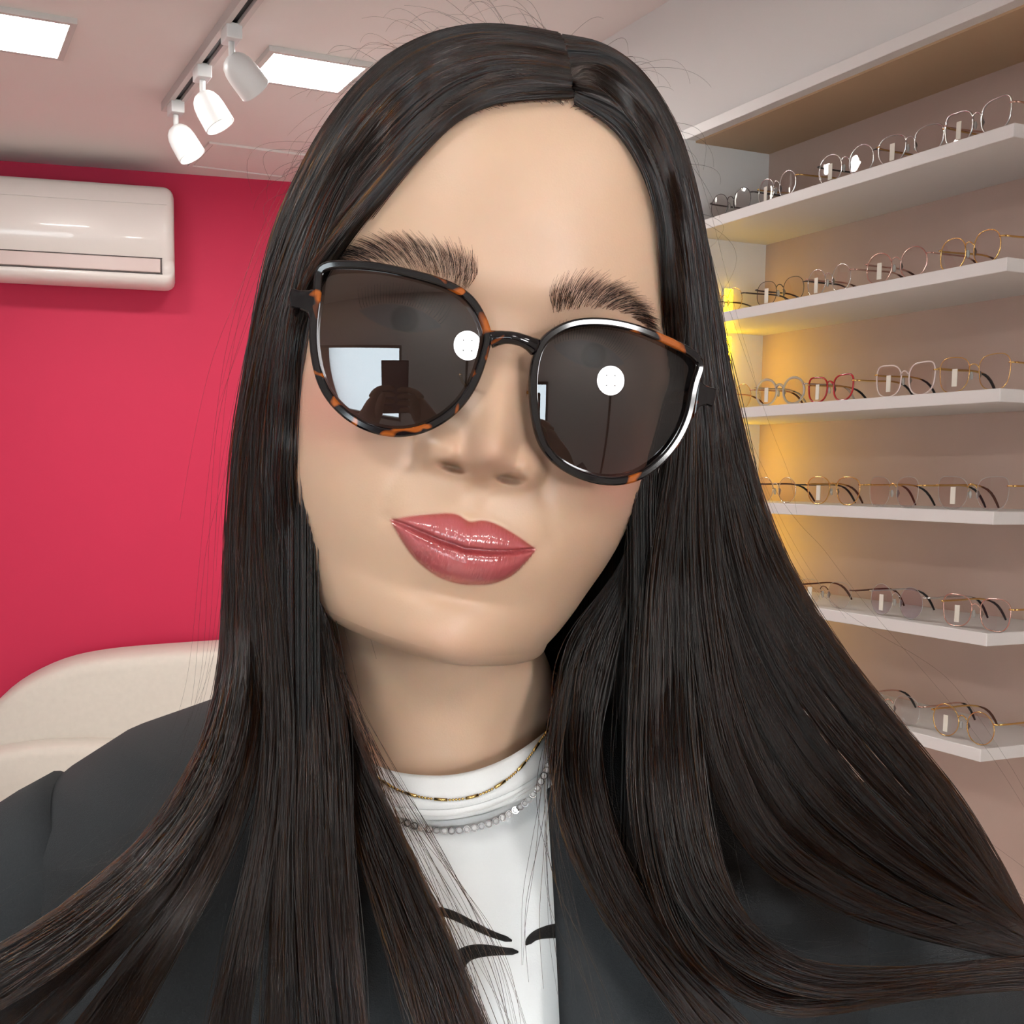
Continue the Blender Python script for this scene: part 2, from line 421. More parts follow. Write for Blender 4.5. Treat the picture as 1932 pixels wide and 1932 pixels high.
# warm LED strip upright against the far return, one length in each bay
M_strip = mat('warm_led_strip', (1, .8, .3), .5, emit=(1.0, 0.60, 0.004), estr=STRIP_STRENGTH)
M_strip.cycles.emission_sampling = 'FRONT'
sx = on_plane(1368, 660, 1, YE)[0]
ls = tag(empty('led_strip_light', (sx, YE, 0.9)), 'warm yellow upright LED strip light at the far end of the shelves', 'strip light')
for z in SHELF_Z[1:]:
    lo, hi = z + TH + .004 - .9, z + (.170 if z < 1.7 else .085) - .9
    box('channel', (-.010, -.005, lo), (.010, -.0005, hi), M_white, ls)
    box('diffuser', (-.008, -.009, lo + .002), (.008, -.005, hi - .002), M_strip, ls)

# ================================================================== eyeglasses on the shelves
M_demo = clear_mat('demo_lens', (0.93, 0.90, 0.90))
M_demo_b = clear_mat('demo_lens_violet', (0.84, 0.82, 0.92))
M_silver = mat('silver_metal', (0.75, 0.74, 0.73), 0.15, 1.0)
M_dark = mat('gunmetal', (0.10, 0.09, 0.09), 0.3, 0.8)
M_gold = mat('gold_metal', (0.85, 0.55, 0.20), 0.18, 1.0)
M_rose = mat('rose_gold_metal', (0.80, 0.52, 0.44), 0.2, 1.0)
M_crystal = mat('crystal_acetate', (0.92, 0.88, 0.86), 0.08, trans=0.55, ior=1.3)
M_pearl = mat('pearl_acetate', (0.80, 0.66, 0.62), 0.2, coat=.5)
M_redac = mat('red_acetate', (0.42, 0.01, 0.02), 0.15, coat=.6)
M_blacktip = mat('black_temple_tip', (0.012, 0.012, 0.014), 0.3)
M_tort = mat('brown_temple_tip', (0.10, 0.035, 0.02), 0.25)
M_pad = mat('nose_pad_silicone', (0.9, 0.88, 0.85), 0.1, trans=.5, ior=1.2)
M_tagp = mat('price_tag_paper', (0.86, 0.82, 0.72), 0.7)
def lens_outline(kind, w, h, n=30):
    a = np.linspace(0, 2 * np.pi, n, endpoint=False); c, s = np.cos(a), np.sin(a)
    def se(p): return np.sign(c) * np.abs(c) ** (2 / p), np.sign(s) * np.abs(s) ** (2 / p)
    if kind == 'round': x, y = se(2.05)
    elif kind == 'oval': x, y = se(2.4)
    elif kind == 'square': x, y = se(3.2); y = y * (1 - .05 * x)
    elif kind == 'cat':
        x, y = se(2.5); y = y + .30 * np.clip(x, 0, 1) ** 2 * np.clip(y + .25, 0, 1.2); x = x * (1 + .08 * y)
    elif kind == 'geo':
        x, y = se(2.8); x = x * (1 + .10 * y); y = y * (1 + .05 * x)
    elif kind == 'pilot':
        x, y = se(2.4); x = x * (1 + .12 * y); y = np.where(y > 0, y * .92, y * 1.05)
    return np.stack([x * w / 2, y * h / 2], 1)
def eyeglasses(px, py_shelf, shelf, kind, rim_m, temple_m, tip_m, label, w=.052, h=.044, gap=.017, rim=.0008, yaw=0.0, rimless=False, tagged=True, lens_m=None, dx=.022):
    ztop = SHELF_Z[shelf] + TH
    p = on_plane(px, py_shelf, 0, XS + dx)
    R = Matrix.Rotation(math.radians(yaw), 4, 'Z') @ Matrix(((0, 1, 0, 0), (-1, 0, 0, 0), (0, 0, 1, 0), (0, 0, 0, 1)))
    R.translation = Vector((XS + dx, p[1], ztop))
    t = tag(empty('eyeglasses', mw=R), label, 'eyeglasses', 'eyeglasses on the display shelves')
    z0 = h / 2 * 1.06 + rim
    tilt = .10
    for sd in (-1, 1):
        ol = lens_outline(kind, w, h); ol[:, 0] *= sd
        if sd < 0: ol = ol[::-1]
        cx_ = sd * (w + gap) / 2
        p3 = np.stack([ol[:, 0] + cx_, -(ol[:, 1]) * tilt * 0 + .00012 * ((ol[:, 0] / w * 2) ** 2) * 10, ol[:, 1] + z0], 1)
        low = p3[:, 2].min(); p3[:, 2] += (rim * 1.1 - low)
        ctr = p3.mean(0)
        n = len(p3)
        v = list(p3) + [ctr + np.array([0, -.0012, 0])]
        ln = mesh_obj('lens', v, [(i, (i + 1) % n, n) for i in range(n)], lens_m or M_demo, t)
        if not rimless: tube('rim', p3, rim, rim_m, t, 6, True, up=(0, 1, 0))
        else: tube('rim', p3, .00045, M_crystal, t, 5, True, up=(0, 1, 0))
        # hinge block and temple
        top = p3[:, 2].max(); hx = sd * (w + gap / 2 + .001); hz = ctr[2] + (top - ctr[2]) * .45
        tube('end_piece', [(hx - sd * .003, 0, hz), (hx + sd * .003, .001, hz), (hx + sd * .0045, .006, hz)], [.0012, .0014, .0011], temple_m, t, 6)
        tp = smooth_path([(hx + sd * .0045, .005, hz), (hx + sd * .005, .05, hz + .0005), (hx + sd * .003, .092, hz - .001), (hx + sd * .001, .108, hz - .007), (hx - sd * .001, .130, .002)], 16)
        tube('temple', tp[:11], [.0010] * 11, temple_m, t, 6, up=(0, 0, 1), flat=1.5)
        tube('temple_tip', tp[10:], [.0014, .0018, .0020, .0020, .0019, .0016], tip_m, t, 6)
        # nose pad on its arm
        px_ = sd * gap * .36
        pd = tube('nose_pad', [(px_, .004, ctr[2] - .008), (px_ + sd * .0012, .0045, ctr[2] - .002), (px_ + sd * .001, .004, ctr[2] + .003)], [.0014, .0028, .0014], M_pad, t, 8)
        tube('pad_arm', [(sd * gap * .47, 0, ctr[2] + .002), (sd * gap * .42, .003, ctr[2] + .003), (px_ + sd * .001, .004, ctr[2])], .0004, temple_m, t, 4)
        if tagged and sd < 0:
            box('price_tag', (ctr[0] - .0005, -.0035, ctr[2] - .017), (ctr[0] + .0085, -.0026, ctr[2] + .008), M_tagp, t)
    bz = ctr[2] + (top - ctr[2]) * .35
    tube('bridge', smooth_path([(-gap * .52, 0, bz - .001), (-gap * .25, -.001, bz + .0035), (gap * .25, -.001, bz + .0035), (gap * .52, 0, bz - .001)], 9), max(.0009, rim), rim_m if not rimless else temple_m, t, 6)
    return t
E_LIST = [
 # px, py on shelf front, shelf, kind, rim, temple, tip, label, opts
 (1377, 405, 0, 'round', M_dark, M_dark, M_dark, 'small round gunmetal eyeglasses at the far end of the top shelf', dict(rim=.0007, w=.047, tagged=False)),
 (1464, 375, 0, 'round', M_silver, M_gold, M_tort, 'round silver eyeglasses with gold temple, second from far end of top shelf', dict(w=.050, rim=.0011)),
 (1594, 327, 0, 'round', M_silver, M_dark, M_dark, 'large round silver eyeglasses in the middle of the top shelf', dict(w=.054, h=.047, rim=.0010)),
 (1716, 287, 0, 'pilot', M_silver, M_gold, M_tort, 'silver eyeglasses with a gold bridge, second from near end of top shelf', dict(w=.053, rim=.0012)),
 (1842, 245, 0, 'cat', M_silver, M_rose, M_blacktip, 'sparkling silver eyeglasses at the near end of the top shelf', dict(w=.055, h=.046, rim=.0014)),
 (1366, 585, 1, 'round', M_gold, M_dark, M_dark, 'thin gold round eyeglasses at the far end of the second shelf', dict(w=.045, rim=.0006, tagged=False)),
 (1470, 565, 1, 'oval', M_dark, M_dark, M_dark, 'thin dark oval eyeglasses, second from far end of second shelf', dict(w=.050, h=.042, rim=.0006)),
 (1562, 548, 1, 'round', M_silver, M_rose, M_tort, 'thin silver round eyeglasses in the middle of the second shelf', dict(w=.047, rim=.0008)),
 (1689, 525, 1, 'round', M_rose, M_rose, M_tort, 'rose gold round eyeglasses with price tag on the second shelf', dict(w=.052, h=.047, rim=.0009)),
 (1827, 500, 1, 'oval', M_gold, M_gold, M_tort, 'gold round eyeglasses at the near end of the second shelf', dict(w=.053, h=.046, rim=.0009, tagged=False)),
 (1380, 765, 2, 'round', M_gold, M_rose, M_tort, 'faint thin gold eyeglasses at the far end of the third shelf', dict(w=.046, rim=.0006, tagged=False)),
 (1470, 760, 2, 'round', M_crystal, M_silver, M_crystal, 'chunky clear crystal eyeglasses beside the red pair', dict(w=.050, h=.045, rim=.0022)),
 (1565, 754, 2, 'cat', M_redac, M_gold, M_blacktip, 'red acetate cat-eye eyeglasses on the third shelf', dict(w=.050, h=.041, rim=.0015)),
 (1705, 748, 2, 'cat', M_pearl, M_gold, M_blacktip, 'pearl pink cat-eye eyeglasses with gold bridge on the third shelf', dict(w=.053, h=.048, rim=.0013)),
 (1835, 740, 2, 'geo', M_gold, M_gold, M_blacktip, 'gold topped eyeglasses at the near end of the third shelf', dict(w=.052, h=.050, rim=.0007)),
 (1462, 945, 3, 'round', M_silver, M_dark, M_blacktip, 'thin silver eyeglasses with black tips at the far end of the fourth shelf', dict(w=.049, h=.044, rim=.0007, lens_m=M_demo_b, tagged=False)),
 (1570, 950, 3, 'pilot', M_gold, M_gold, M_tort, 'gold cat-eye eyeglasses with price tag on the fourth shelf', dict(w=.051, h=.046, rim=.0009)),
 (1683, 955, 3, 'geo', M_silver, M_gold, M_blacktip, 'rimless eyeglasses with gold temples in the fourth shelf row', dict(w=.050, h=.046, rimless=True, tagged=False)),
 (1832, 962, 3, 'cat', M_crystal, M_gold, M_tort, 'clear cat-eye eyeglasses with gold temples at the near end of the fourth shelf', dict(w=.055, h=.047, rimless=True)),
 (1554, 1133, 4, 'pilot', M_rose, M_tort, M_tort, 'brown templed eyeglasses with white tag beside the hair on the fifth shelf', dict(w=.050, rimless=True)),
 (1689, 1152, 4, 'round', M_crystal, M_silver, M_blacktip, 'round clear rimless eyeglasses in the middle of the fifth shelf', dict(w=.051, h=.049, rimless=True, lens_m=M_demo_b)),
 (1839, 1178, 4, 'geo', M_rose, M_gold, M_blacktip, 'rose gold squared eyeglasses at the near end of the fifth shelf', dict(w=.054, h=.046, rim=.0009)),
 (1677, 1335, 5, 'oval', M_crystal, M_rose, M_blacktip, 'clear rimless eyeglasses close to the hair on the lowest shelf', dict(w=.051, h=.045, rimless=True)),
 (1815, 1378, 5, 'round', M_gold, M_gold, M_tort, 'thin gold round eyeglasses at the near end of the lowest shelf', dict(w=.052, h=.047, rim=.0008)),
]
for i, (px, py, sh, kind, rm, tm, tp, lab, op) in enumerate(E_LIST):
    eyeglasses(px, py, sh, kind, rm, tm, tp, lab, yaw=[4, -5, 2, 6, -3, 0, 5, -2][i % 8], **op)

# ================================================================== the person: head frame and body frame
def unit(v): v = np.asarray(v, float); return v / np.linalg.norm(v)
def head_frame(roll, yaw, o):
    z = unit(-ray(900, 800)); x = unit(ROT @ np.array([1, 0, 0])); x = unit(x - z * np.dot(x, z)); y = np.cross(z, x)
    r = math.radians(roll); x, y = math.cos(r) * x - math.sin(r) * y, math.sin(r) * x + math.cos(r) * y
    a = math.radians(yaw); z, x = math.cos(a) * z + math.sin(a) * x, math.cos(a) * x - math.sin(a) * z
    return np.array([x, y, z]).T, at(*o)
HR, HO = head_frame(12.0, 7.0, (962, 628, .425))
def h2w(p): return np.asarray(p) @ HR.T + HO                      # head-local metres -> world
def head_px(px, py, k):                                           # pixel -> head-local point on the plane z = k
    r = HR.T @ ray(px, py); c = HR.T @ (CAM - HO); return c + r * ((k - c[2]) / r[2])
XH = unit([ROT[0, 0], ROT[1, 0], 0]); YH = np.array([-XH[1], XH[0], 0])   # body frame: right, away from camera, up
def b2w(p):
    p = np.asarray(p, float); return CAM + p[..., 0:1] * XH + p[..., 1:2] * YH + p[..., 2:3] * np.array([0, 0, 1.0])
def w2b(p):
    d = np.asarray(p) - CAM; return np.stack([d @ XH, d @ YH, d[..., 2]], -1)

person = tag(empty('person', (float(at(880, 1000, .52)[0]), float(at(880, 1000, .52)[1]), 0.0)),
             'person with long dark hair, dark blazer and white T-shirt taking a selfie', 'person')
PINV = Matrix.Translation(-person.location)
def to_person(o):            # keep world-space mesh coordinates under the person's empty
    o.parent = person; o.matrix_parent_inverse = PINV
    return o

# ---- head and neck: lofted sections with features pushed out along z (millimetres)
ROWS = np.array([  # y, front z, half width, z of the widest point, back z, front exponent
    (121.5, -82, 2, -86, -90, 2.0), (120.5, -66, 18, -86, -106, 2.0), (116, -45, 36, -86, -128, 2.05), (107, -26, 53, -86, -148, 2.15), (90, -9, 66, -85, -168, 2.25),
    (70, 1, 73, -82, -178, 2.3), (46, 6, 75.5, -76, -182, 2.3), (24, 8, 75.5, -70, -180, 2.35), (10, 6.5, 74.5, -67, -177, 2.35),
    (-4, 2.5, 73.5, -66, -173, 2.3), (-22, 1.5, 73.5, -67, -168, 2.2), (-40, 3.0, 73, -69, -162, 2.15), (-54, 5.5, 71.5, -71, -158, 2.12), (-66, 7, 69.5, -74, -155, 2.08),
    (-78, 7, 66.5, -78, -153, 2.0), (-89, 5.5, 63, -82, -151, 1.92), (-99, 5.5, 59.5, -86, -150, 1.90), (-107.5, 5.5, 56, -89, -150, 1.84),
    (-113.5, 3.0, 53, -91, -150, 1.76), (-117.5, -3, 51.5, -93, -150, 1.68), (-119.5, -14, 50.5, -95, -150, 1.66), (-120, -28, 50, -96, -150, 1.7), (-121, -40, 50, -97, -150, 1.85),
    (-129, -47, 50, -98, -150, 1.98), (-145, -51, 50, -100, -150, 2.0), (-165, -52, 51, -101, -151, 2.05), (-185, -51, 53, -101, -153, 2.1),
    (-200, -49, 60, -101, -155, 2.1), (-215, -44, 76, -100, -158, 2.1), (-235, -36, 96, -98, -165, 2.2)])
n_sub = 30
rr = np.linspace(0, len(ROWS) - 1, (len(ROWS) - 1) * n_sub + 1)
RS = cspline(np.arange(len(ROWS)), ROWS, rr)
NC = 420
tt = np.linspace(-1, 1, NC, endpoint=False); aa = np.pi * np.sign(tt) * (0.42 * np.abs(tt) + 0.58 * np.abs(tt) ** 2.2)
Yg = np.repeat(RS[:, 0:1], NC, 1)
ca, sa = np.cos(aa)[None, :], np.sin(aa)[None, :]
pf = RS[:, 5:6]
ex = np.where(ca > 0, 2 / pf, 1.0)
# soften the pointed tip that exponents under 2 give
Xg = RS[:, 2:3] * np.sign(sa) * np.abs(sa) ** ex
Zf = RS[:, 3:4] + (RS[:, 1:2] - RS[:, 3:4]) * np.abs(ca) ** ex
Zb = RS[:, 3:4] - (RS[:, 3:4] - RS[:, 4:5]) * np.abs(ca)
Zg = np.where(ca > 0, Zf, Zb)
front = np.clip((ca - 0.05) / 0.25, 0, 1) * np.ones_like(Yg)
front = front * np.clip((Yg + 122) / 4, 0, 1)
MX = -1.0
def gs(x, y, cx, cy, rx, ry, p=2.0):
    return np.exp(-((((x - cx) / rx) ** 2 + ((y - cy) / ry) ** 2) ** (p / 2)))
def sstep(a, b, x):
    t = np.clip((x - a) / (b - a), 0, 1); return t * t * (3 - 2 * t)
X, Y = Xg, Yg
D = np.zeros_like(X)
# nose
hN = np.interp(Y, [-56, -53.5, -51.5, -49.5, -47, -44, -41, -37, -32, -25, -16, -8, -1, 5, 12], [0, .3, 1.4, 4.6, 11.0, 17.2, 20.4, 20.6, 17.4, 12.8, 8.4, 5.0, 2.2, .7, 0])
for _ in range(2):      # soften the polyline profile
    k = np.ones(13) / 13; hN = np.apply_along_axis(lambda c: np.convolve(np.pad(c, 6, 'edge'), k, 'valid'), 0, hN)
sg = np.interp(Y, [-56, -50, -42, -36, -28, -16, -4, 8], [11, 11.5, 12.2, 12.2, 11.2, 9.6, 8.6, 10])
D += hN * np.exp(-(np.abs(X - MX) / sg) ** 2.0)
nose_flank = np.interp(Y, [-50, -40, -28, -14, -2], [0, 2.2, 3.2, 2.6, 0]); D += nose_flank * np.exp(-(np.abs(X - MX) / 17) ** 2.4)
for s in (-1, 1):
    D += 8.6 * gs(X, Y, MX + s * 15.6, -43.2, 6.6, 6.2, 3.0)
    D -= 1.7 * gs(X, Y, MX + s * 22.8, -45.0, 2.2, 6.5)
    D -= 1.5 * gs(X, Y, MX + s * 9.6, -40.5, 1.8, 4.5)
    D -= 9.0 * gs(X, Y, MX + s * 9.9, -47.8, 4.4, 1.8, 3.0)
    D -= 0.7 * np.exp(-((X - (MX + s * np.interp(Y, [-72, -58, -46], [33, 27.5, 22]))) / 3.0) ** 2) * sstep(-74, -64, Y) * sstep(-42, -50, Y)
    D += 2.6 * gs(X, Y, MX + s * 41, -36, 19, 17)
    D += 1.4 * gs(X, Y, MX + s * 34, -60, 14, 13)
    D += 1.6 * gs(X, Y, MX + s * 28, 15, 22, 6)
EYES = ((-37.0, -3.0), (29.5, -1.0))
for (ex_, ey_) in EYES:
    D -= 8.0 * gs(X, Y, ex_, ey_, 16, 9.5, 2.4)
    D += 5.4 * gs(X, Y, ex_, ey_ - .5, 11.5, 8.5, 2.4)
    D -= 1.0 * np.exp(-((Y - (ey_ + 6.5 - .018 * (X - ex_) ** 2)) / 1.1) ** 2) * np.exp(-((X - ex_) / 12) ** 4)
D += 2.0 * gs(X, Y, MX, -38.5, 6.5, 5.5)                                        # rounded tip
# lips
lx = np.array([-27.8, -23, -18.5, -13, -9, -5, -1.6, 2, 6, 10, 14, 19, 24.4])
UL = cspline(lx, [-70.6, -68.3, -66.6, -64.9, -63.9, -64.0, -65.2, -64.2, -64.0, -64.9, -66.2, -68.2, -70.6], X)
ML = cspline(lx, [-70.6, -71.0, -71.8, -72.8, -73.5, -73.9, -74.4, -74.1, -73.9, -73.3, -72.7, -71.7, -70.6], X)
LL = cspline(lx, [-70.6, -76.2, -80.6, -84.2, -86.0, -87.0, -87.3, -87.2, -86.5, -85.6, -83.8, -79.6, -70.6], X)
inx = np.clip(1 - ((X + 1.7) / 26.1) ** 2, 0, 1)
tu = np.clip((Y - ML) / np.maximum(UL - ML, .2), -1, 2); tl = np.clip((ML - Y) / np.maximum(ML - LL, .2), -1, 2)
frontmask = (ca > 0.3) * np.ones_like(X)
upm = (tu >= 0) & (tu <= 1) & (inx > 0); lom = (tl >= 0) & (tl <= 1) & (inx > 0)
bu = np.where(upm, np.sin(np.pi * (.30 + .70 * np.clip(tu, 0, 1))) ** 0.8, 0)
bl = np.where(lom, np.sin(np.pi * (.20 + .80 * np.clip(tl, 0, 1))) ** 0.75, 0)
D += 3.6 * inx ** .55 * bu * (1 + .16 * gs(X, Y, MX - .7, -69, 3.5, 6)) + 5.2 * inx ** .6 * bl
D += 1.6 * gs(X, Y, -1.6, -76, 26, 14)                                        # muzzle fullness
D -= 2.4 * np.exp(-((Y - ML) / .75) ** 2) * sstep(0, .12, inx)
D += 0.4 * np.exp(-((Y - UL - .8) / 1.3) ** 2) * inx ** .8                    # vermilion border
D -= .9 * gs(X, Y, -28.6, -70.8, 3.4, 3.0); D -= .9 * gs(X, Y, 25.2, -70.8, 3.4, 3.0)
D -= .5 * np.exp(-((X - MX) / 2.6) ** 2) * sstep(-50, -54, Y) * sstep(-65.5, -61.5, Y)
for s in (-1, 1): D += .28 * np.exp(-((X - MX - s * 4.8) / 2.4) ** 2) * sstep(-50, -54, Y) * sstep(-66, -61, Y)
D -= 3.0 * gs(X, Y, -1, -93.5, 19, 4.6)
D += 2.8 * gs(X, Y, 0, -107, 15, 9)
D += 2.2 * gs(X, Y, 0, 50, 40, 26)
Zg = Zg + D * front
Yg = Yg - 1.6 * front * gs(X, Y, MX, -42, 12, 6)                              # the tip droops a touch
# soften the turn of jaw and chin
def blur_rows(A, n):
    k = np.hanning(n + 2)[1:-1]; k /= k.sum(); P_ = np.pad(A, ((n // 2, n // 2), (0, 0)), 'edge'); c = np.cumsum(np.zeros(1))
    return np.stack([np.convolve(P_[:, j], k, 'valid') for j in range(A.shape[1])], 1)
_w = sstep(-92, -104, Y) * sstep(-150, -128, Y)
Zg = Zg * (1 - _w) + blur_rows(Zg, 91) * _w; Xg = Xg * (1 - _w) + blur_rows(Xg, 91) * _w
_yb = blur_rows(Yg, 91); Yg = Yg * (1 - _w) + _yb * _w
# the neck leans back towards upright under the tilted head
dn = np.clip(-(Yg + 112), 0, None)
Xg = Xg + dn * 0.30 + 6.0 * sstep(0, 22, dn); Zg = Zg - dn * 0.03
# colours of the skin itself
skin = np.array([0.61, 0.42, 0.295]); lipc = np.array([0.47, 0.105, 0.115]); lipe = np.array([0.40, 0.085, 0.075]); blush = np.array([0.66, 0.27, 0.22]); scalp = np.array([0.012, 0.009, 0.008])
C = np.ones(X.shape + (3,)) * skin
fm = frontmask[..., None]
bm_ = np.zeros_like(X)
for s in (-1, 1): bm_ += .58 * gs(X, Y, MX + s * 55, -36, 17, 16) + .12 * gs(X, Y, MX + s * 36, -36, 16, 12)
bm_ += .12 * gs(X, Y, MX, -40, 11, 6) + .12 * gs(X, Y, 0, -108, 14, 8) + .07 * gs(X, Y, 0, 15, 40, 40)
C = C + (blush - C) * np.clip(bm_, 0, 1)[..., None] * fm
edge = sstep(-.45, .45, np.minimum(UL - Y, Y - LL)) * (inx > 0) * frontmask
lc = lipc + (lipe - lipc) * np.clip(1 - np.minimum(UL - Y, Y - LL) / 2.2, 0, 1)[..., None]
lc = lc + (np.array([.30, .03, .035]) - lc) * (np.exp(-((Y - ML + 1.6) / 1.7) ** 2) * inx ** 1.5 * .8)[..., None]
C = C + (lc - C) * edge[..., None]
for (ex_, ey_) in EYES:
    ux = (X - ex_) / 14.0
    op = np.clip(1 - ux ** 2, 0, 1); hi = ey_ + 4.6 * op ** .8; lo = ey_ - 4.2 * op ** .9
    am = np.clip(np.minimum(hi - Y, Y - lo) / .5 + .3, 0, 1) * (np.abs(ux) < 1) * frontmask
    wh = np.ones_like(C) * np.array([.40, .33, .30]); rad = np.hypot(X - ex_ - 1.5, Y - ey_)
    wh = wh + (np.array([.08, .045, .03]) - wh) * np.clip((5.2 - rad) / 1.2, 0, 1)[..., None]
    wh = wh * (1 - .97 * np.clip((2.4 - rad) / .4, 0, 1))[..., None]
    C = C + (wh - C) * am[..., None]
def powder(path):
    c = np.array([head_px(px, py, .004)[:2] * 1000 for px, py, _ in path]); w = np.array([q[2] for q in path])
    if c[0, 0] > c[-1, 0]: c = c[::-1]; w = w[::-1]
    yc = np.interp(X, c[:, 0], c[:, 1]); ww = np.interp(X, c[:, 0], w)
    return np.exp(-((Y - yc) / (ww * .85)) ** 4) * sstep(c[0, 0] - 1, c[0, 0] + 3, X) * sstep(c[-1, 0] + 1, c[-1, 0] - 3, X) * frontmask
BROW_L = [(893, 527, 5.0), (860, 506, 6.0), (810, 487, 6.4), (755, 472, 6.2), (700, 468, 5.0), (660, 472, 3.8), (636, 482, 1.6)]
BROW_R = [(1036, 572, 4.6), (1065, 562, 5.2), (1110, 556, 5.6), (1150, 560, 5.2), (1190, 574, 4.4), (1220, 594, 3.2), (1240, 612, 1.5)]
for q in (BROW_L, BROW_R): C = C + (np.array([.22, .15, .13]) - C) * (powder(q) * .34)[..., None]
hb = np.interp(X, [-90, -66, -60, -54, -47, -38, -25, -10, 5, 16, 27, 41, 49, 56, 62, 90], [-30, 8, 24, 34, 46, 61, 73, 80, 82, 80, 74, 61, 47, 30, 4, -30])
wob = 1.5 * np.sin(X * 1.9) + 1.0 * np.sin(X * 4.3 + 1)
hm = sstep(-1.5, 4.0, Y - hb + wob * .6); hm = np.maximum(hm, (sstep(-88, -96, Zg) * (Y > -110)))
C = C + (scalp - C) * hm[..., None]
gloss = edge
nr = X.shape[0]
# the scalp sits lower than the hair that lies on it
_dir = np.stack([Xg, Yg - 20, Zg + 88], -1); _dir /= np.linalg.norm(_dir, axis=-1)[..., None]
_sh = 13.0 * sstep(0, 30, Y - hb) * (Y > -60)
Xg, Yg, Zg = Xg - _dir[..., 0] * _sh, Yg - _dir[..., 1] * _sh, Zg - _dir[..., 2] * _sh
V = np.stack([Xg, Yg, Zg], -1).reshape(-1, 3) * 0.001
FACE_LOCAL = V.copy()
idx = np.arange(nr * NC).reshape(nr, NC)
FQ = np.stack([idx[:-1], idx[1:], np.roll(idx[1:], -1, 1), np.roll(idx[:-1], -1, 1)], -1).reshape(-1, 4)
from mathutils.bvhtree import BVHTree
_sub = (np.arange(0, nr - 1).reshape(-1, 1) * NC + np.arange(NC)).ravel()
_keep = (V[FQ[:, 0], 2] > -.075)
FACE_BVH = BVHTree.FromPolygons([tuple(v) for v in V], [tuple(f) for f in FQ[_keep].tolist()])
def face_z(x, y):
    h = FACE_BVH.ray_cast(Vector((x, y, .15)), Vector((0, 0, -1)))
    return h[0][2] if h[0] is not None else -.03

def skin_material():
    m = bpy.data.materials.new('skin'); m.use_nodes = True; nt = m.node_tree; b = nt.nodes['Principled BSDF']
    ca_ = nt.nodes.new('ShaderNodeAttribute'); ca_.attribute_name = 'tone'
    ga = nt.nodes.new('ShaderNodeAttribute'); ga.attribute_name = 'gloss'
    tc = nt.nodes.new('ShaderNodeTexCoord')
    nz = nt.nodes.new('ShaderNodeTexNoise'); nz.inputs['Scale'].default_value = 55; nz.inputs['Detail'].default_value = 6
    mr = nt.nodes.new('ShaderNodeMapRange'); mr.inputs['To Min'].default_value = .93; mr.inputs['To Max'].default_value = 1.07
    mx = nt.nodes.new('ShaderNodeMix'); mx.data_type = 'RGBA'; mx.blend_type = 'MULTIPLY'; mx.inputs['Factor'].default_value = 1
    L = nt.links.new
    L(tc.outputs['Object'], nz.inputs['Vector']); L(nz.outputs['Fac'], mr.inputs['Value'])
    L(ca_.outputs['Color'], mx.inputs['A']); L(mr.outputs['Result'], mx.inputs['B']); L(mx.outputs['Result'], b.inputs['Base Color'])
    rg = nt.nodes.new('ShaderNodeMapRange'); rg.inputs['To Min'].default_value = .40; rg.inputs['To Max'].default_value = .22
    L(ga.outputs['Fac'], rg.inputs['Value']); L(rg.outputs['Result'], b.inputs['Roughness'])
    L(ga.outputs['Fac'], b.inputs['Coat Weight']); b.inputs['Coat Roughness'].default_value = .05; b.inputs['Coat IOR'].default_value = 1.6
    b.inputs['Specular IOR Level'].default_value = .5
    b.inputs['Subsurface Weight'].default_value = .22; b.inputs['Subsurface Radius'].default_value = (1, .4, .22); b.inputs['Subsurface Scale'].default_value = .0035
    # fine relief: pores everywhere, upright creases on the lips
    n2 = nt.nodes.new('ShaderNodeTexNoise'); n2.inputs['Scale'].default_value = 1300; n2.inputs['Detail'].default_value = 2
    mp = nt.nodes.new('ShaderNodeMapping'); mp.inputs['Scale'].default_value = (1, .12, .3)
    n3 = nt.nodes.new('ShaderNodeTexNoise'); n3.inputs['Scale'].default_value = 900; n3.inputs['Detail'].default_value = 3
    at2 = nt.nodes.new('ShaderNodeAttribute'); at2.attribute_name = 'rest'
    L(at2.outputs['Vector'], mp.inputs['Vector']); L(mp.outputs['Vector'], n3.inputs['Vector']); L(tc.outputs['Object'], n2.inputs['Vector'])
    mf = nt.nodes.new('ShaderNodeMix'); mf.data_type = 'FLOAT'
    L(ga.outputs['Fac'], mf.inputs['Factor']); L(n2.outputs['Fac'], mf.inputs['A']); L(n3.outputs['Fac'], mf.inputs['B'])
    bp = nt.nodes.new('ShaderNodeBump'); bp.inputs['Distance'].default_value = .00045
    bs = nt.nodes.new('ShaderNodeMapRange'); bs.inputs['To Min'].default_value = .10; bs.inputs['To Max'].default_value = .75
    L(ga.outputs['Fac'], bs.inputs['Value']); L(bs.outputs['Result'], bp.inputs['Strength'])
    L(mf.outputs['Result'], bp.inputs['Height']); L(bp.outputs['Normal'], b.inputs['Normal']); L(bp.outputs['Normal'], b.inputs['Coat Normal'])
    return m
M_skin = skin_material()
BODY_V = [h2w(V)]; BODY_F = [FQ]; BODY_C = [C.reshape(-1, 3)]; BODY_G = [gloss.reshape(-1)]; BODY_R = [V]
def add_body(v, f, color=(0.62, 0.40, 0.29)):
    """more of the same body mesh: hands and wrists; f may mix tris and quads"""
    off = sum(len(q) for q in BODY_V); v = np.asarray(v, float)
    BODY_V.append(v); BODY_F.append([tuple(int(i) + off for i in q) for q in f]); BODY_C.append(np.ones((len(v), 3)) * color); BODY_G.append(np.zeros(len(v))); BODY_R.append(v)
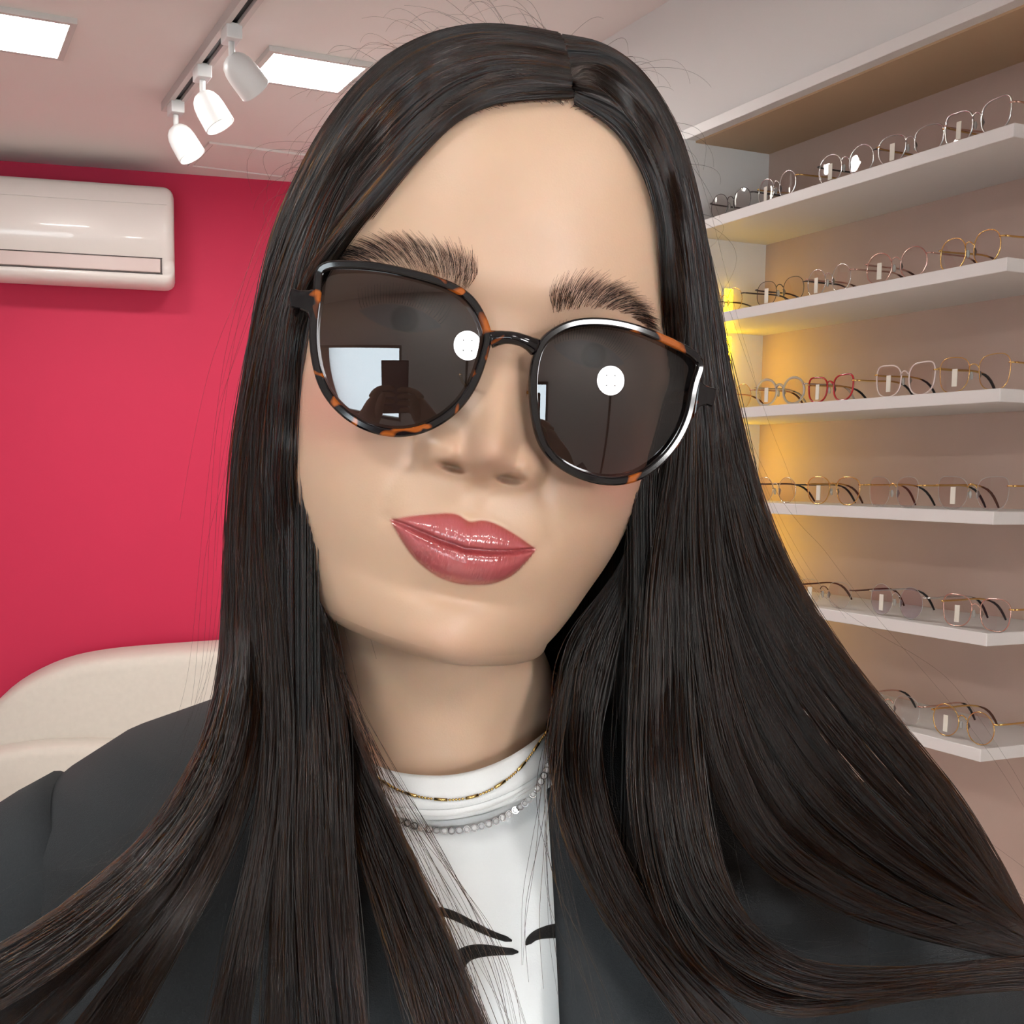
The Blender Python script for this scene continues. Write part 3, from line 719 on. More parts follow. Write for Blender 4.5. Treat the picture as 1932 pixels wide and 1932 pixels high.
def finish_body():
    verts = np.vstack(BODY_V); me = bpy.data.meshes.new('body')
    faces = [tuple(q) for part in BODY_F for q in (part.tolist() if isinstance(part, np.ndarray) else part)]
    me.from_pydata(verts.tolist(), [], faces)
    me.polygons.foreach_set('use_smooth', np.ones(len(me.polygons), dtype=bool))
    ca_ = me.color_attributes.new('tone', 'FLOAT_COLOR', 'POINT')
    cc = np.ones((len(verts), 4)); cc[:, :3] = np.vstack(BODY_C); ca_.data.foreach_set('color', cc.astype(np.float32).ravel())
    g = me.attributes.new('gloss', 'FLOAT', 'POINT'); g.data.foreach_set('value', np.concatenate(BODY_G).astype(np.float32))
    r = me.attributes.new('rest', 'FLOAT_VECTOR', 'POINT'); r.data.foreach_set('vector', np.vstack(BODY_R).astype(np.float32).ravel())
    me.materials.append(M_skin); me.update()
    o = bpy.data.objects.new('body', me); col.objects.link(o); to_person(o); return o

# ================================================================== sunglasses
def tortoise():
    m = bpy.data.materials.new('tortoiseshell_acetate'); m.use_nodes = True; nt = m.node_tree; b = nt.nodes['Principled BSDF']
    tc = nt.nodes.new('ShaderNodeTexCoord'); v = nt.nodes.new('ShaderNodeTexNoise'); v.inputs['Scale'].default_value = 95; v.inputs['Detail'].default_value = 1.5; v.inputs['Distortion'].default_value = .6
    r = nt.nodes.new('ShaderNodeValToRGB'); e = r.color_ramp.elements
    e[0].position = .575; e[0].color = (.004, .003, .004, 1); e[1].position = .64; e[1].color = (.34, .085, .010, 1)
    x = e.new(.595); x.color = (.10, .022, .005, 1)
    nt.links.new(tc.outputs['Object'], v.inputs['Vector']); nt.links.new(v.outputs['Fac'], r.inputs['Fac']); nt.links.new(r.outputs['Color'], b.inputs['Base Color'])
    b.inputs['Roughness'].default_value = .08; b.inputs['Specular IOR Level'].default_value = .5
    return m
M_tortoise = tortoise()
def dark_lens():
    m = bpy.data.materials.new('dark_lens'); m.use_nodes = True; nt = m.node_tree; nt.nodes.clear()
    out = nt.nodes.new('ShaderNodeOutputMaterial'); mx = nt.nodes.new('ShaderNodeMixShader')
    t = nt.nodes.new('ShaderNodeBsdfTransparent'); t.inputs[0].default_value = (.125, .115, .126, 1)
    g = nt.nodes.new('ShaderNodeBsdfGlossy'); g.inputs['Roughness'].default_value = 0.0; g.inputs[0].default_value = (.95, .97, 1, 1)
    fr = nt.nodes.new('ShaderNodeFresnel'); fr.inputs[0].default_value = 1.72
    nt.links.new(fr.outputs[0], mx.inputs[0]); nt.links.new(t.outputs[0], mx.inputs[1]); nt.links.new(g.outputs[0], mx.inputs[2]); nt.links.new(mx.outputs[0], out.inputs[0])
    return m
M_darklens = dark_lens()
sung = tag(empty('sunglasses', mw=Matrix.Translation(Vector(HO)) @ Matrix([list(r) for r in HR]).to_4x4()),
           'large tortoiseshell sunglasses with dark lenses worn on the face', 'sunglasses')
RIM_L = [(600, 502), (618, 493), (645, 491), (710, 495), (779, 509), (849, 531), (891, 558), (917, 598), (927, 633), (921, 670), (905, 717), (873, 768), (835, 800), (789, 820), (733, 824), (677, 807), (635, 777), (604, 735), (588, 684), (583, 633), (586, 586), (591, 545)]
RIM_R = [(1008, 661), (1019, 640), (1038, 622), (1073, 605), (1119, 599), (1175, 605), (1227, 621), (1282, 645), (1318, 668), (1328, 686), (1321, 717), (1309, 773), (1287, 828), (1250, 875), (1208, 905), (1152, 916), (1096, 905), (1050, 880), (1018, 842), (1004, 796), (998, 740), (1001, 689)]
GZ = .0165        # frame plane in front of the nasion
def front_z(x, y):                       # gentle wrap of the whole front
    return GZ - 0.80 * x * x - .015 * (y + .018)
def to_front(px, py):
    k = GZ
    for _ in range(4):
        p = head_px(px, py, k); k = front_z(p[0], p[1])
    return p
LENS_R = 0.135    # lens curvature radius
LENSES = []
def sphere_cap(outl, cen, n_r=14):
    """lens: rings shrinking to the centre, bulged forward on a sphere"""
    return
for side, pts in ((-1, RIM_L), (1, RIM_R)):
    outer = np.array([to_front(*p) for p in pts]); outer = closed_path(outer, 110)
    cen = outer.mean(0)
    t = np.roll(outer, -1, 0) - np.roll(outer, 1, 0); nin = np.cross(t, [0, 0, 1.0]); nin /= np.linalg.norm(nin, axis=1)[:, None]
    if np.dot(nin[0], cen - outer[0]) < 0: nin = -nin
    mid = outer + nin * .0015; inner = outer + nin * .0022
    # rim: rounded rectangular section 3 mm wide and 3.6 mm deep
    sec = [(-.0015, -.0012), (-.00145, .0009), (-.0012, .0014), (-.0008, .0017), (.0006, .0017), (.0010, .0014), (.00125, .0008), (.0013, -.0012), (.0006, -.0018), (-.0008, -.0018)]
    v = []; f = []; n = len(mid); m_ = len(sec)
    for i in range(n):
        for (a, b) in sec: v.append(mid[i] + nin[i] * a + np.array([0, 0, b]))
    for i in range(n):
        for k in range(m_): f.append((i * m_ + k, i * m_ + (k + 1) % m_, ((i + 1) % n) * m_ + (k + 1) % m_, ((i + 1) % n) * m_ + k))
    rim_o = mesh_obj('rim', v, f, M_tortoise, sung); 
    for e_ in rim_o.data.edges:
        if abs(e_.vertices[0] - e_.vertices[1]) % m_ == 0: e_.use_edge_sharp = True
    # lens axis: face of the front at its centre
    e = .004
    nx = -(front_z(cen[0] + e, cen[1]) - front_z(cen[0] - e, cen[1])) / (2 * e); ny = -(front_z(cen[0], cen[1] + e) - front_z(cen[0], cen[1] - e)) / (2 * e)
    ax = unit([nx, ny, 1.0])
    rings = np.linspace(1, 0, 26)[:-1]; v = []; f = []
    # sphere through the rim: centre on the axis
    rel = inner - cen; rad2 = (np.linalg.norm(np.cross(rel, ax), axis=1) ** 2)
    def bulge(p):
        q = p - cen; r2 = np.dot(np.cross(q, ax), np.cross(q, ax))
        flat = p - ax * np.dot(q, ax)
        return flat + ax * (math.sqrt(LENS_R ** 2 - r2) - math.sqrt(LENS_R ** 2 - .026 ** 2)) - np.array([0, 0, .0012])
    for s in rings:
        for p in inner: v.append(bulge(cen + (p - cen) * s))
    v.append(bulge(cen)); c_i = len(v) - 1
    for i in range(len(rings) - 1):
        for k in range(n): f.append((i * n + k, i * n + (k + 1) % n, (i + 1) * n + (k + 1) % n, (i + 1) * n + k))
    for k in range(n): f.append(((len(rings) - 1) * n + k, (len(rings) - 1) * n + (k + 1) % n, c_i))
    p0, p1, p2 = (np.array(v[q]) for q in f[0][:3])
    if np.dot(np.cross(p1 - p0, p2 - p0), ax) < 0: f = [q[::-1] for q in f]
    lo = mesh_obj('lens', v, f, M_darklens, sung)
    # exact sphere normals
    ctr = cen + ax * (-math.sqrt(LENS_R ** 2 - .026 ** 2)) - np.array([0, 0, .0012])
    lo.data.normals_split_custom_set_from_vertices([tuple(unit(np.array(p) - ctr)) for p in v])
    LENSES.append((cen, ax, ctr))
    # end piece, hinge and temple
    if side < 0: blk = [(596, 546), (583, 548), (566, 549), (549, 543), (545, 560), (548, 580), (566, 584), (580, 590), (590, 618)]
    else: blk = [(1316, 716), (1328, 726), (1340, 731), (1351, 733), (1348, 750), (1343, 768), (1330, 764), (1318, 768), (1306, 790)]
    bp = np.array([to_front(*p) for p in blk]); bm = bmesh.new()
    fr_ = [bm.verts.new(tuple(p + np.array([0, 0, .0016]))) for p in bp]; bk_ = [bm.verts.new(tuple(p + np.array([0, 0, -.0022]))) for p in bp]
    bm.faces.new(fr_); bm.faces.new(bk_[::-1])
    for i in range(len(bp)): bm.faces.new((fr_[i], fr_[(i + 1) % len(bp)], bk_[(i + 1) % len(bp)], bk_[i]))
    bm_obj('end_piece', bm, M_tortoise, sung, False, bevel=.0005, segs=2)
    h0 = bp[3:6].mean(0) + np.array([-side * .0022, 0, 0])
    tp = smooth_path([h0 + [0, 0, -.002], h0 + [side * .0012, .0005, -.02], h0 + [side * .0005, 0, -.06], h0 + [-side * .003, -.001, -.095], h0 + [-side * .005, -.012, -.115], h0 + [-side * .007, -.03, -.13]], 24)
    te = tube('temple', tp, .0014, M_tortoise, sung, 10, up=(0, 1, 0), flat=2.2)
    tube('hinge', [h0 + [0, .002, -.003], h0 + [0, -.002, -.003]], .0013, M_gold, sung, 10)
    # nose pad on a thin arm
    npx = (884, 716) if side < 0 else (1000, 730)
    nb = head_px(*npx, .011); sgn = side
    arm = tube('pad_arm', smooth_path([nb + [sgn * .003, .001, .0015], nb + [sgn * .0015, -.001, -.003], nb + [-sgn * .0015, -.003, -.0055]], 8), .0006, M_gold, sung, 6)
    pc = nb + np.array([-sgn * .0020, -.004, -.006])
    M_padclear = clear_mat('clear_nose_pad', (.93, .86, .80))
    v_, f_ = tube_data([pc + [sgn * .0012, .0065, .0005], pc + [sgn * .0008, .004, 0], pc, pc + [-sgn * .0012, -.004, -.0006], pc + [-sgn * .002, -.0065, -.001]], [.0008, .0026, .0033, .0028, .0008], 12, up=(-sgn * .8, 0, .6), flat=.35)
    mesh_obj('nose_pad', v_, f_, M_padclear, sung)
# bridge
bl = [to_front(926, 640), to_front(950, 637), to_front(972, 639), to_front(995, 647), to_front(1010, 655)]
bp = smooth_path([bl[0] + [0, 0, 0], bl[1] + [0, 0, .001], bl[2] + [0, 0, .0014], bl[3] + [0, 0, .001], bl[4]], 20)
tube('bridge', bp, [.0030, .0028, .0026, .0024, .0023, .0022, .0021, .0021, .0021, .0021, .0021, .0021, .0021, .0021, .0022, .0023, .0024, .0026, .0028, .0030], M_tortoise, sung, 12, up=(0, 0, 1), flat=.75)

# ================================================================== clothes (body frame: x right, y away from the camera, z up; camera at the origin)
M_blazer = mat('charcoal_wool_blend', (0.018, 0.022, 0.0255), 0.8, noise=0.25, nscale=900, bump=0.25, bscale=1600, sheen=0.0)
M_tee = mat('white_cotton_jersey', (0.80, 0.82, 0.82), 0.85, bump=0.12, bscale=1500, noise=.02, nscale=30)
M_thread = mat('black_embroidery_thread', (0.012, 0.011, 0.011), 0.55, bump=.6, bscale=2600)
BX = -0.022                                     # middle of the body
TZ = np.array([-.094, -.102, -.112, -.126, -.145, -.170, -.21, -.26, -.32, -.40, -.50, -.62])
TA = np.array([.066, .088, .122, .160, .189, .203, .206, .202, .194, .180, .168, .172])        # half width
TF = np.array([.540, .528, .516, .503, .491, .481, .469, .460, .455, .460, .478, .485])        # front distance
TB = np.array([.625, .645, .660, .672, .680, .686, .690, .692, .690, .685, .675, .680])        # back distance
def torso(z):
    return np.interp(z, TZ[::-1], TA[::-1]), np.interp(z, TZ[::-1], TF[::-1]), np.interp(z, TZ[::-1], TB[::-1])
def front_y(x, z):
    a, f, b = torso(z); m = (f + b) / 2 + .02; u = np.clip(np.abs(x - BX) / a, 0, .999)
    return m - (m - f) * (1 - u ** 2.5) ** (1 / 2.1)
def on_front(px, py, off=0.0):
    """where the sight line meets the chest, off metres in front of it"""
    d = .48
    for _ in range(12):
        p = w2b(at(px, py, d)); d += (front_y(p[0], p[2]) - off - p[1]) * .9
    return w2b(at(px, py, d))
def edge_curve(pix, zs):
    q = np.array([on_front(*p) for p in pix]); o_ = np.argsort(q[:, 2]); return np.interp(zs, q[o_, 2], q[o_, 0])
EDGE_L = [(662, 1330), (690, 1430), (715, 1480), (760, 1572), (800, 1660), (835, 1735), (870, 1820), (905, 1910), (935, 1990), (985, 2150)]
EDGE_R = [(1032, 1330), (1032, 1430), (1034, 1480), (1040, 1572), (1046, 1660), (1050, 1735), (1054, 1820), (1058, 1910), (1058, 1990), (1030, 2150)]
def ring_point(z, th, off=0.0):
    """th = 0 front, +right, pi back"""
    a, f, b = torso(z); m = (f + b) / 2 + .02
    s, c = np.sin(th), np.cos(th)
    x = BX + (a + off) * np.sign(s) * np.abs(s) ** .84
    y = np.where(c > 0, m - (m - f + off) * np.abs(c) ** .95, m + (b - m + off) * np.abs(c) ** .95)
    return np.stack([x, y, z + 0 * th], -1)
def th_of_x(z, x):
    a, f, b = torso(z); u = np.clip((x - BX) / a, -.98, .98); return np.sign(u) * np.arcsin(np.abs(u) ** (1 / .84))
# ---- blazer body: open in front between the two lapel edges
zr = np.concatenate([np.linspace(-.094, -.20, 46), np.linspace(-.204, -.62, 50)])
xl = edge_curve(EDGE_L, zr); xr = edge_curve(EDGE_R, zr)
close = np.clip((-zr - .27) / .08, 0, 1); xm = BX + .02
xl = xl + (xm - xl) * close; xr = xr + (xm + .002 - xr) * close
nb = 120; v = []; f = []
for z, a0_, a1_ in zip(zr, xl, xr):
    t0, t1 = th_of_x(z, a1_), th_of_x(z, a0_) + 2 * np.pi
    q = ring_point(z, np.linspace(t0, t1, nb), .006)
    v.append(q)
v = np.vstack(v); vw = b2w(v)
for i in range(len(zr) - 1):
    for k in range(nb - 1): f.append((i * nb + k, (i + 1) * nb + k, (i + 1) * nb + k + 1, i * nb + k + 1))
blazer = mesh_obj('blazer', vw, f, M_blazer); to_person(blazer)
so = blazer.modifiers.new('thickness', 'SOLIDIFY'); so.thickness = .003; so.offset = -1
blazer['label'] = 'charcoal blazer'
# ---- lapels: folded strips lying on the blazer fronts
def lapel(edge, sgn, widths):
    zl = np.linspace(-.100, -.30, 40); xe = edge_curve(edge, zl)
    wd = np.interp(zl, [-.30, -.27, -.205, -.2045, -.16, -.1595, -.10], widths)
    nu = 14; v = []; f = []
    for z, x0, w in zip(zl, xe, wd):
        for u in np.linspace(0, 1, nu):
            x = x0 + sgn * w * u - sgn * .0006
            lift = .0085 + .0045 * math.sin(math.pi * min(1, u * 1.0)) ** .7 + (.0015 if u == 1 else 0)
            v.append((x, front_y(x, z) - lift, z))
    for i in range(len(zl) - 1):
        for k in range(nu - 1): f.append((i * nu + k, (i + 1) * nu + k, (i + 1) * nu + k + 1, i * nu + k + 1))
    o = mesh_obj('lapel', b2w(np.array(v)), f, M_blazer, blazer); o.matrix_parent_inverse = (PINV @ Matrix.Identity(4)).inverted() @ PINV
    s = o.modifiers.new('thickness', 'SOLIDIFY'); s.thickness = .002; s.offset = 0
    return o
lapel(EDGE_L, -1, [.002, .02, .068, .050, .050, .056, .034]); lapel(EDGE_R, 1, [.002, .02, .070, .052, .052, .058, .036])
# ---- sleeves
def sleeve(pts, rad, seam):
    p = smooth_path(pts, 60); r = np.interp(np.linspace(0, 1, 60), np.linspace(0, 1, len(rad)), rad)
    vv, ff = tube_data(p, r, 40)
    vv = np.array(vv)
    s_ = np.linspace(0, 1, 60).repeat(40); ang = np.tile(np.arange(40), 60) * 2 * np.pi / 40
    ctr = p.repeat(40, 0); wr = 1 + .025 * np.sin(s_ * 60 + 2 * np.sin(ang)) * np.clip(s_ * 4, 0, 1) + .015 * np.sin(ang * 3 + s_ * 25)
    vv = ctr + (vv - ctr) * wr[:, None]
    o = mesh_obj('sleeve', b2w(vv), ff, M_blazer, blazer); return o
SH_L = np.array([BX - .178, .585, -.205]); SH_R = np.array([BX + .178, .585, -.205])
HAND_L = np.array([-.055, .035, -.105]); HAND_R = np.array([.060, .035, -.110])
sleeve([SH_L + [.012, .0, .012], SH_L + [-.020, -.006, -.012], SH_L + [-.045, -.03, -.075], [-.300, .46, -.36], [-.300, .37, -.43], [-.245, .26, -.37], [-.165, .15, -.26], [-.105, .085, -.175]], [.058, .066, .066, .058, .056, .050, .044, .040], True)
sleeve([SH_R + [-.012, .0, .012], SH_R + [.020, -.006, -.012], SH_R + [.045, -.03, -.075], [.270, .46, -.36], [.290, .37, -.43], [.245, .26, -.37], [.170, .15, -.26], [.112, .085, -.180]], [.058, .066, .066, .058, .056, .050, .044, .040], True)
# ---- T-shirt
zt = np.linspace(-.100, -.62, 90); nt_ = 110; v = []; f = []
NECK = [(640, 1400), (672, 1424), (700, 1440), (740, 1457), (790, 1465), (840, 1466), (900, 1455), (960, 1430), (1005, 1400), (1030, 1380), (1062, 1355)]
NB_C = w2b(h2w(np.array([[.046, -.190, -.100]])))[0]
# neckline ring: measured front half, mirrored round the back of the neck
nf = []
for i, p in enumerate(NECK):
    u = i / (len(NECK) - 1) * 2 - 1
    d = .492 + .050 * abs(u) ** 2.2
    nf.append(w2b(at(p[0], p[1], d)))
nf = np.array(nf); cN = np.array([(nf[0][0] + nf[-1][0]) / 2, .575, 0])
back = [nf[-1] + [.006, .03, .006], nf[-1] + [-.012, .075, .010], (nf[0] + nf[-1]) / 2 + [0, .098, .010], nf[0] + [.012, .075, .012], nf[0] + [-.006, .03, .008]]
ringN = closed_path(np.vstack([nf, back]), nt_)
ringN = np.roll(ringN, -int(np.argmin(ringN[:, 1])), 0)
def ring_out(ring, dout, dz):
    c = np.array([ring[:, 0].mean(), ring[:, 1].mean(), 0]); d = ring - c; d[:, 2] = 0; d /= np.linalg.norm(d, axis=1)[:, None]
    q = ring + d * dout; q[:, 2] += dz; return q
# collar band (ribbed) then the shirt
def loop_mesh(name, loops, m, parent=None):
    n = len(loops[0]); vv = np.vstack(loops); ff = []
    for i in range(len(loops) - 1):
        for k in range(n): ff.append((i * n + k, i * n + (k + 1) % n, (i + 1) * n + (k + 1) % n, (i + 1) * n + k))
    return mesh_obj(name, b2w(vv), ff, m, parent)
thT = np.arctan2(ringN[:, 0] - cN[0], -(ringN[:, 1] - cN[1]))
loops = []
seamr = ring_out(ringN, .0095, -.0115)
loops.append(ring_out(ringN, .0052, -.0085))
for z in zt:
    tr_ = ring_point(z, thT, -.004)
    w = 1 - np.exp(-np.clip((-z - .112) / .014, 0, 9)); base = ring_out(ringN, .0055 + (-z - .1) * .25, 0); base[:, 2] = np.minimum(base[:, 2] - .0085 - (-z - .1) * .55, base[:, 2])
    q = base * (1 - w) + tr_ * w
    # keep rows falling
    q[:, 2] = np.minimum(q[:, 2], loops[-1][:, 2] - .0012)
    loops.append(q)
tshirt = loop_mesh('t_shirt', loops, M_tee); to_person(tshirt); tshirt['label'] = 'white T-shirt'
ps = [(.0004, -.0004), (.0012, .0004), (.0022, -.0008), (.0042, -.0045), (.0062, -.0085), (.0070, -.0106), (.0062, -.0112)]
cl = loop_mesh('collar', [ring_out(ringN, a, b) for a, b in ps], M_tee, tshirt)
s = cl.modifiers.new('thickness', 'SOLIDIFY'); s.thickness = .0012; s.offset = 0
_cv = [tuple(q.co) for q in cl.data.vertices]; _n0 = sum(len(q) for q in loops)
TEE_BVH = BVHTree.FromPolygons([tuple(p) for p in b2w(np.vstack(loops))] + _cv, [tuple(q.vertices) for q in tshirt.data.polygons] + [tuple(i + _n0 for i in q.vertices) for q in cl.data.polygons])
def on_tee(px, py, off=.001):
    r = ray(px, py); h_ = TEE_BVH.ray_cast(Vector(CAM), Vector(unit(r)))
    p = np.array(h_[0]) if h_[0] is not None else at(px, py, .48)
    return p - unit(r) * off
# stitched row under the collar
for k in range(2):
    sp = [on_tee(*p) for p in [(745, 1528 + k * 9), (790, 1537 + k * 9), (840, 1539 + k * 9), (900, 1530 + k * 9), (960, 1507 + k * 9), (1010, 1475 + k * 9)]]
    tube('stitching', smooth_path(sp, 40), .00022, M_tee, tshirt, 5)
def stroke(pix, rad):
    p = np.array([on_tee(px, py, .0004) for px, py in pix]); p = smooth_path(p, 40)
    r = np.interp(np.linspace(0, 1, 40), np.linspace(0, 1, len(rad)), rad); r = r * np.clip(np.minimum(np.linspace(.3, 9, 40), np.linspace(9, .35, 40)), 0, 1)
    fw = unit(ray(930, 1780))
    tube('embroidery', p, r, M_thread, tshirt, 10, up=fw, flat=.35)
stroke([(818, 1716), (850, 1725), (890, 1744), (930, 1763), (966, 1775)], [.0017, .0017, .0015, .0013, .0011])
stroke([(858, 1835), (872, 1806), (905, 1794), (940, 1794), (978, 1796)], [.0034, .0032, .0025, .0017, .0011])
stroke([(992, 1783), (1006, 1768), (1030, 1759), (1062, 1757), (1085, 1765)], [.0012, .0019, .0026, .0030, .0031])

# ================================================================== hands (same body mesh) holding the phone
def finger(pts, rad):
    p = smooth_path(pts, 14); r = np.interp(np.linspace(0, 1, 14), np.linspace(0, 1, len(rad)), rad); r[-1] *= .45; r[-2] *= .85
    vv, ff = tube_data(p, r, 10); add_body(b2w(np.array(vv)), ff)
for sg_, hd, wr_ in ((-1, HAND_L, np.array([-.118, .098, -.192])), (1, HAND_R, np.array([.126, .098, -.198]))):
    # palm: flattened tube from the wrist, then fingers behind the phone and the thumb in front
    pal = smooth_path([wr_, wr_ * .55 + hd * .45, hd + [sg_ * .004, .004, -.006], hd + [-sg_ * .006, -.016, .026]], 16)
    vv, ff = tube_data(pal, [.021, .020, .020, .022, .025, .029, .032, .034, .035, .035, .034, .033, .031, .028, .022, .012], 16, up=(sg_ * .5, -.85, .2), flat=.48)
    add_body(b2w(np.array(vv)), ff)
    for k in range(4):
        z0 = .036 - k * .019; kn = hd + np.array([sg_ * (.002 - .004 * abs(k - 1.2)), -.026, z0])
        ln = [.92, 1.0, .95, .78][k]
        finger([hd + [sg_ * .006, -.008, z0 * .75], kn, kn + np.array([-sg_ * .020, -.020, .006]) * ln, kn + np.array([-sg_ * .042, -.017, .008]) * ln, kn + np.array([-sg_ * .056, -.011, .007]) * ln], [.0098, .0095, .0085, .0078, .0068])
    finger([hd + [-sg_ * .002, .010, -.018], hd + [-sg_ * .010, .014, .004], hd + [-sg_ * .016, .012, .024], hd + [-sg_ * .022, .0095, .042]], [.0125, .011, .0098, .0078])

# trunk and arms inside the clothes, so that the body is whole
vv = []; ff = []
zz = np.linspace(-.13, -.62, 14); th_ = np.linspace(0, 2 * np.pi, 28, endpoint=False)
for z in zz: vv.append(ring_point(z, th_, -.016))
for i in range(13):
    for k in range(28): ff.append((i * 28 + k, i * 28 + (k + 1) % 28, (i + 1) * 28 + (k + 1) % 28, (i + 1) * 28 + k))
add_body(b2w(np.vstack(vv)), ff)
for pts in ([SH_L + [.05, 0, .02], SH_L + [-.035, -.02, -.06], [-.300, .46, -.36], [-.300, .37, -.43], [-.245, .26, -.37], [-.165, .15, -.26], [-.118, .098, -.192]],
            [SH_R + [-.05, 0, .02], SH_R + [.035, -.02, -.06], [.270, .46, -.36], [.290, .37, -.43], [.245, .26, -.37], [.170, .15, -.26], [.126, .098, -.198]]):
    vv, ff = tube_data(smooth_path(pts, 30), np.interp(np.linspace(0, 1, 30), [0, .25, .5, .7, 1], [.045, .042, .034, .034, .022]), 14); add_body(b2w(np.array(vv)), ff)

# ================================================================== hair
def hair_material(name, mel, red, rough, tipmel=None, tint=(1, 1, 1)):
    m = bpy.data.materials.new(name); m.use_nodes = True; nt = m.node_tree; nt.nodes.clear()
    out = nt.nodes.new('ShaderNodeOutputMaterial'); h = nt.nodes.new('ShaderNodeBsdfHairPrincipled')
    h.parametrization = 'MELANIN'
    h.inputs['Melanin'].default_value = mel; h.inputs['Melanin Redness'].default_value = red
    h.inputs['Roughness'].default_value = rough; h.inputs['Radial Roughness'].default_value = .45
    h.inputs['Random Color'].default_value = .15; h.inputs['Random Roughness'].default_value = .5
    if tipmel is not None:
        ci = nt.nodes.new('ShaderNodeHairInfo'); mr = nt.nodes.new('ShaderNodeMapRange')
        mr.inputs['From Min'].default_value = .25; mr.inputs['From Max'].default_value = 1.0
        mr.inputs['To Min'].default_value = mel; mr.inputs['To Max'].default_value = tipmel
        nt.links.new(ci.outputs['Intercept'], mr.inputs['Value'])
        at_ = nt.nodes.new('ShaderNodeAttribute'); at_.attribute_name = 'tone'
        ad = nt.nodes.new('ShaderNodeMath'); ad.operation = 'ADD'; ad.use_clamp = True
        nt.links.new(mr.outputs['Result'], ad.inputs[0]); nt.links.new(at_.outputs['Fac'], ad.inputs[1]); nt.links.new(ad.outputs[0], h.inputs['Melanin'])
    h.inputs['IOR'].default_value = 1.48
    nt.links.new(h.outputs[0], out.inputs[0])
    return m
M_hair = hair_material('dark_brown_hair', .997, .22, .17, .90)
M_hairback = hair_material('dark_hair_underlayer', .995, .4, .35)
M_brow = hair_material('brow_hair', .90, .25, .4)
NP = 30
HEADW_BVH = BVHTree.FromPolygons([tuple(p) for p in h2w(V)], [tuple(q) for q in FQ[::1].tolist()])
def lifted(g, lift=.004):
    """guide points moved in front of the scalp where they would lie inside the head"""
    out = []
    for (px, py, d) in g:
        r = ray(px, py); L_ = np.linalg.norm(r); hit = HEADW_BVH.ray_cast(Vector(CAM), Vector(r / L_))
        if hit[0] is not None and py < 1150: d = min(d, hit[3] / L_ - lift)
        out.append((px, py, d))
    return out
def sheet(guides, n, thick, seed, clumps=140, clump=.75, jit=.0012, rad=(.00017, .00010), locks=None, lockw=.6, wave=.0010, lift=True, start=0.0):
    """guides: list of pixel/depth polylines from inner to outer; strands are spread between them in space"""
    r = np.random.default_rng(seed)
    G = np.stack([smooth_path(np.array([at(*p) for p in (lifted(g) if lift else g)]), NP) for g in guides])       # (g, NP, 3)
    ng = len(guides)
    u = r.random(n)
    uc = (np.floor(u * clumps) + .5) / clumps + r.normal(0, .15, n) / clumps
    t = np.linspace(0, 1, NP)
    prof = clump * np.clip(t * 1.6, 0, 1)
    ut = u[:, None] * (1 - prof) + uc[:, None] * prof                                     # (n, NP)
    if locks is not None:                                                                  # big locks that part lower down
        lk = np.asarray(locks); near = lk[np.argmin(np.abs(uc[:, None] - lk[None, :]), 1)]
        lp = lockw * np.clip((t - .42) / .38, 0, 1) ** 1.3
        ut = ut * (1 - lp) + near[:, None] * lp
    ut = np.clip(ut + (np.sin(uc * 977)[:, None] * .010) * np.sin(t * 5 + uc[:, None] * 60), 0, 1) * (ng - 1)
    gu = np.arange(ng)
    # cubic interpolation across the guides
    S = np.empty((n, NP, 3))
    for k in range(NP): S[:, k] = cspline(gu, G[:, k], ut[:, k]) if ng > 2 else G[0, k] + (G[1, k] - G[0, k]) * ut[:, k, None]
    # thickness: away from the camera, alike inside a clump
    cid = np.floor(u * clumps).astype(int); ch = r.random(clumps + 1)
    lay = (.45 * ch[cid] + .55 * r.random(n)) * thick
    view = S - CAM; view /= np.linalg.norm(view, axis=2)[..., None]
    S = S + view * (lay[:, None] * np.clip(t * 2.6, .12, 1))[..., None]
    # soft individual wander
    ph = r.random((n, 3, 2)) * 6.28; fq = r.uniform(2, 6, (n, 3, 2)); am = r.normal(0, jit, (n, 3, 2))
    w = sum(am[:, None, :, q] * np.sin(fq[:, None, :, q] * t[None, :, None] * 2 + ph[:, None, :, q]) for q in range(2))
    S = S + w * np.clip(t * 3, 0.3, 1)[None, :, None] * np.array([1, 1, .6])
    cw = r.normal(0, wave, (clumps + 1, 3)); S = S + (cw[cid][:, None, :] * np.sin(t * 7 + ch[cid][:, None] * 6.28)[..., None]) * np.clip(t * 2, 0, 1)[None, :, None]
    if start:                                                                              # staggered starts under the main layer
        t0 = r.random(n) * start; tn = t0[:, None] + (1 - t0[:, None]) * t[None, :]
        kf = tn * (NP - 1); k0 = np.clip(np.floor(kf).astype(int), 0, NP - 2); fr = (kf - k0)[..., None]; ii = np.arange(n)[:, None]
        S = S[ii, k0] * (1 - fr) + S[ii, k0 + 1] * fr
    R = np.broadcast_to(rad[0] + (rad[1] - rad[0]) * t ** 3, (n, NP)) * (r.uniform(.6, 1.2, n) + (r.random(n) < .08) * .6)[:, None]
    tone = -np.abs(r.normal(0, .035, n)) - ch[cid] ** 3 * .08 + .01 - (r.random(n) < .15) * r.uniform(.06, .28, n)
    return S, R, tone
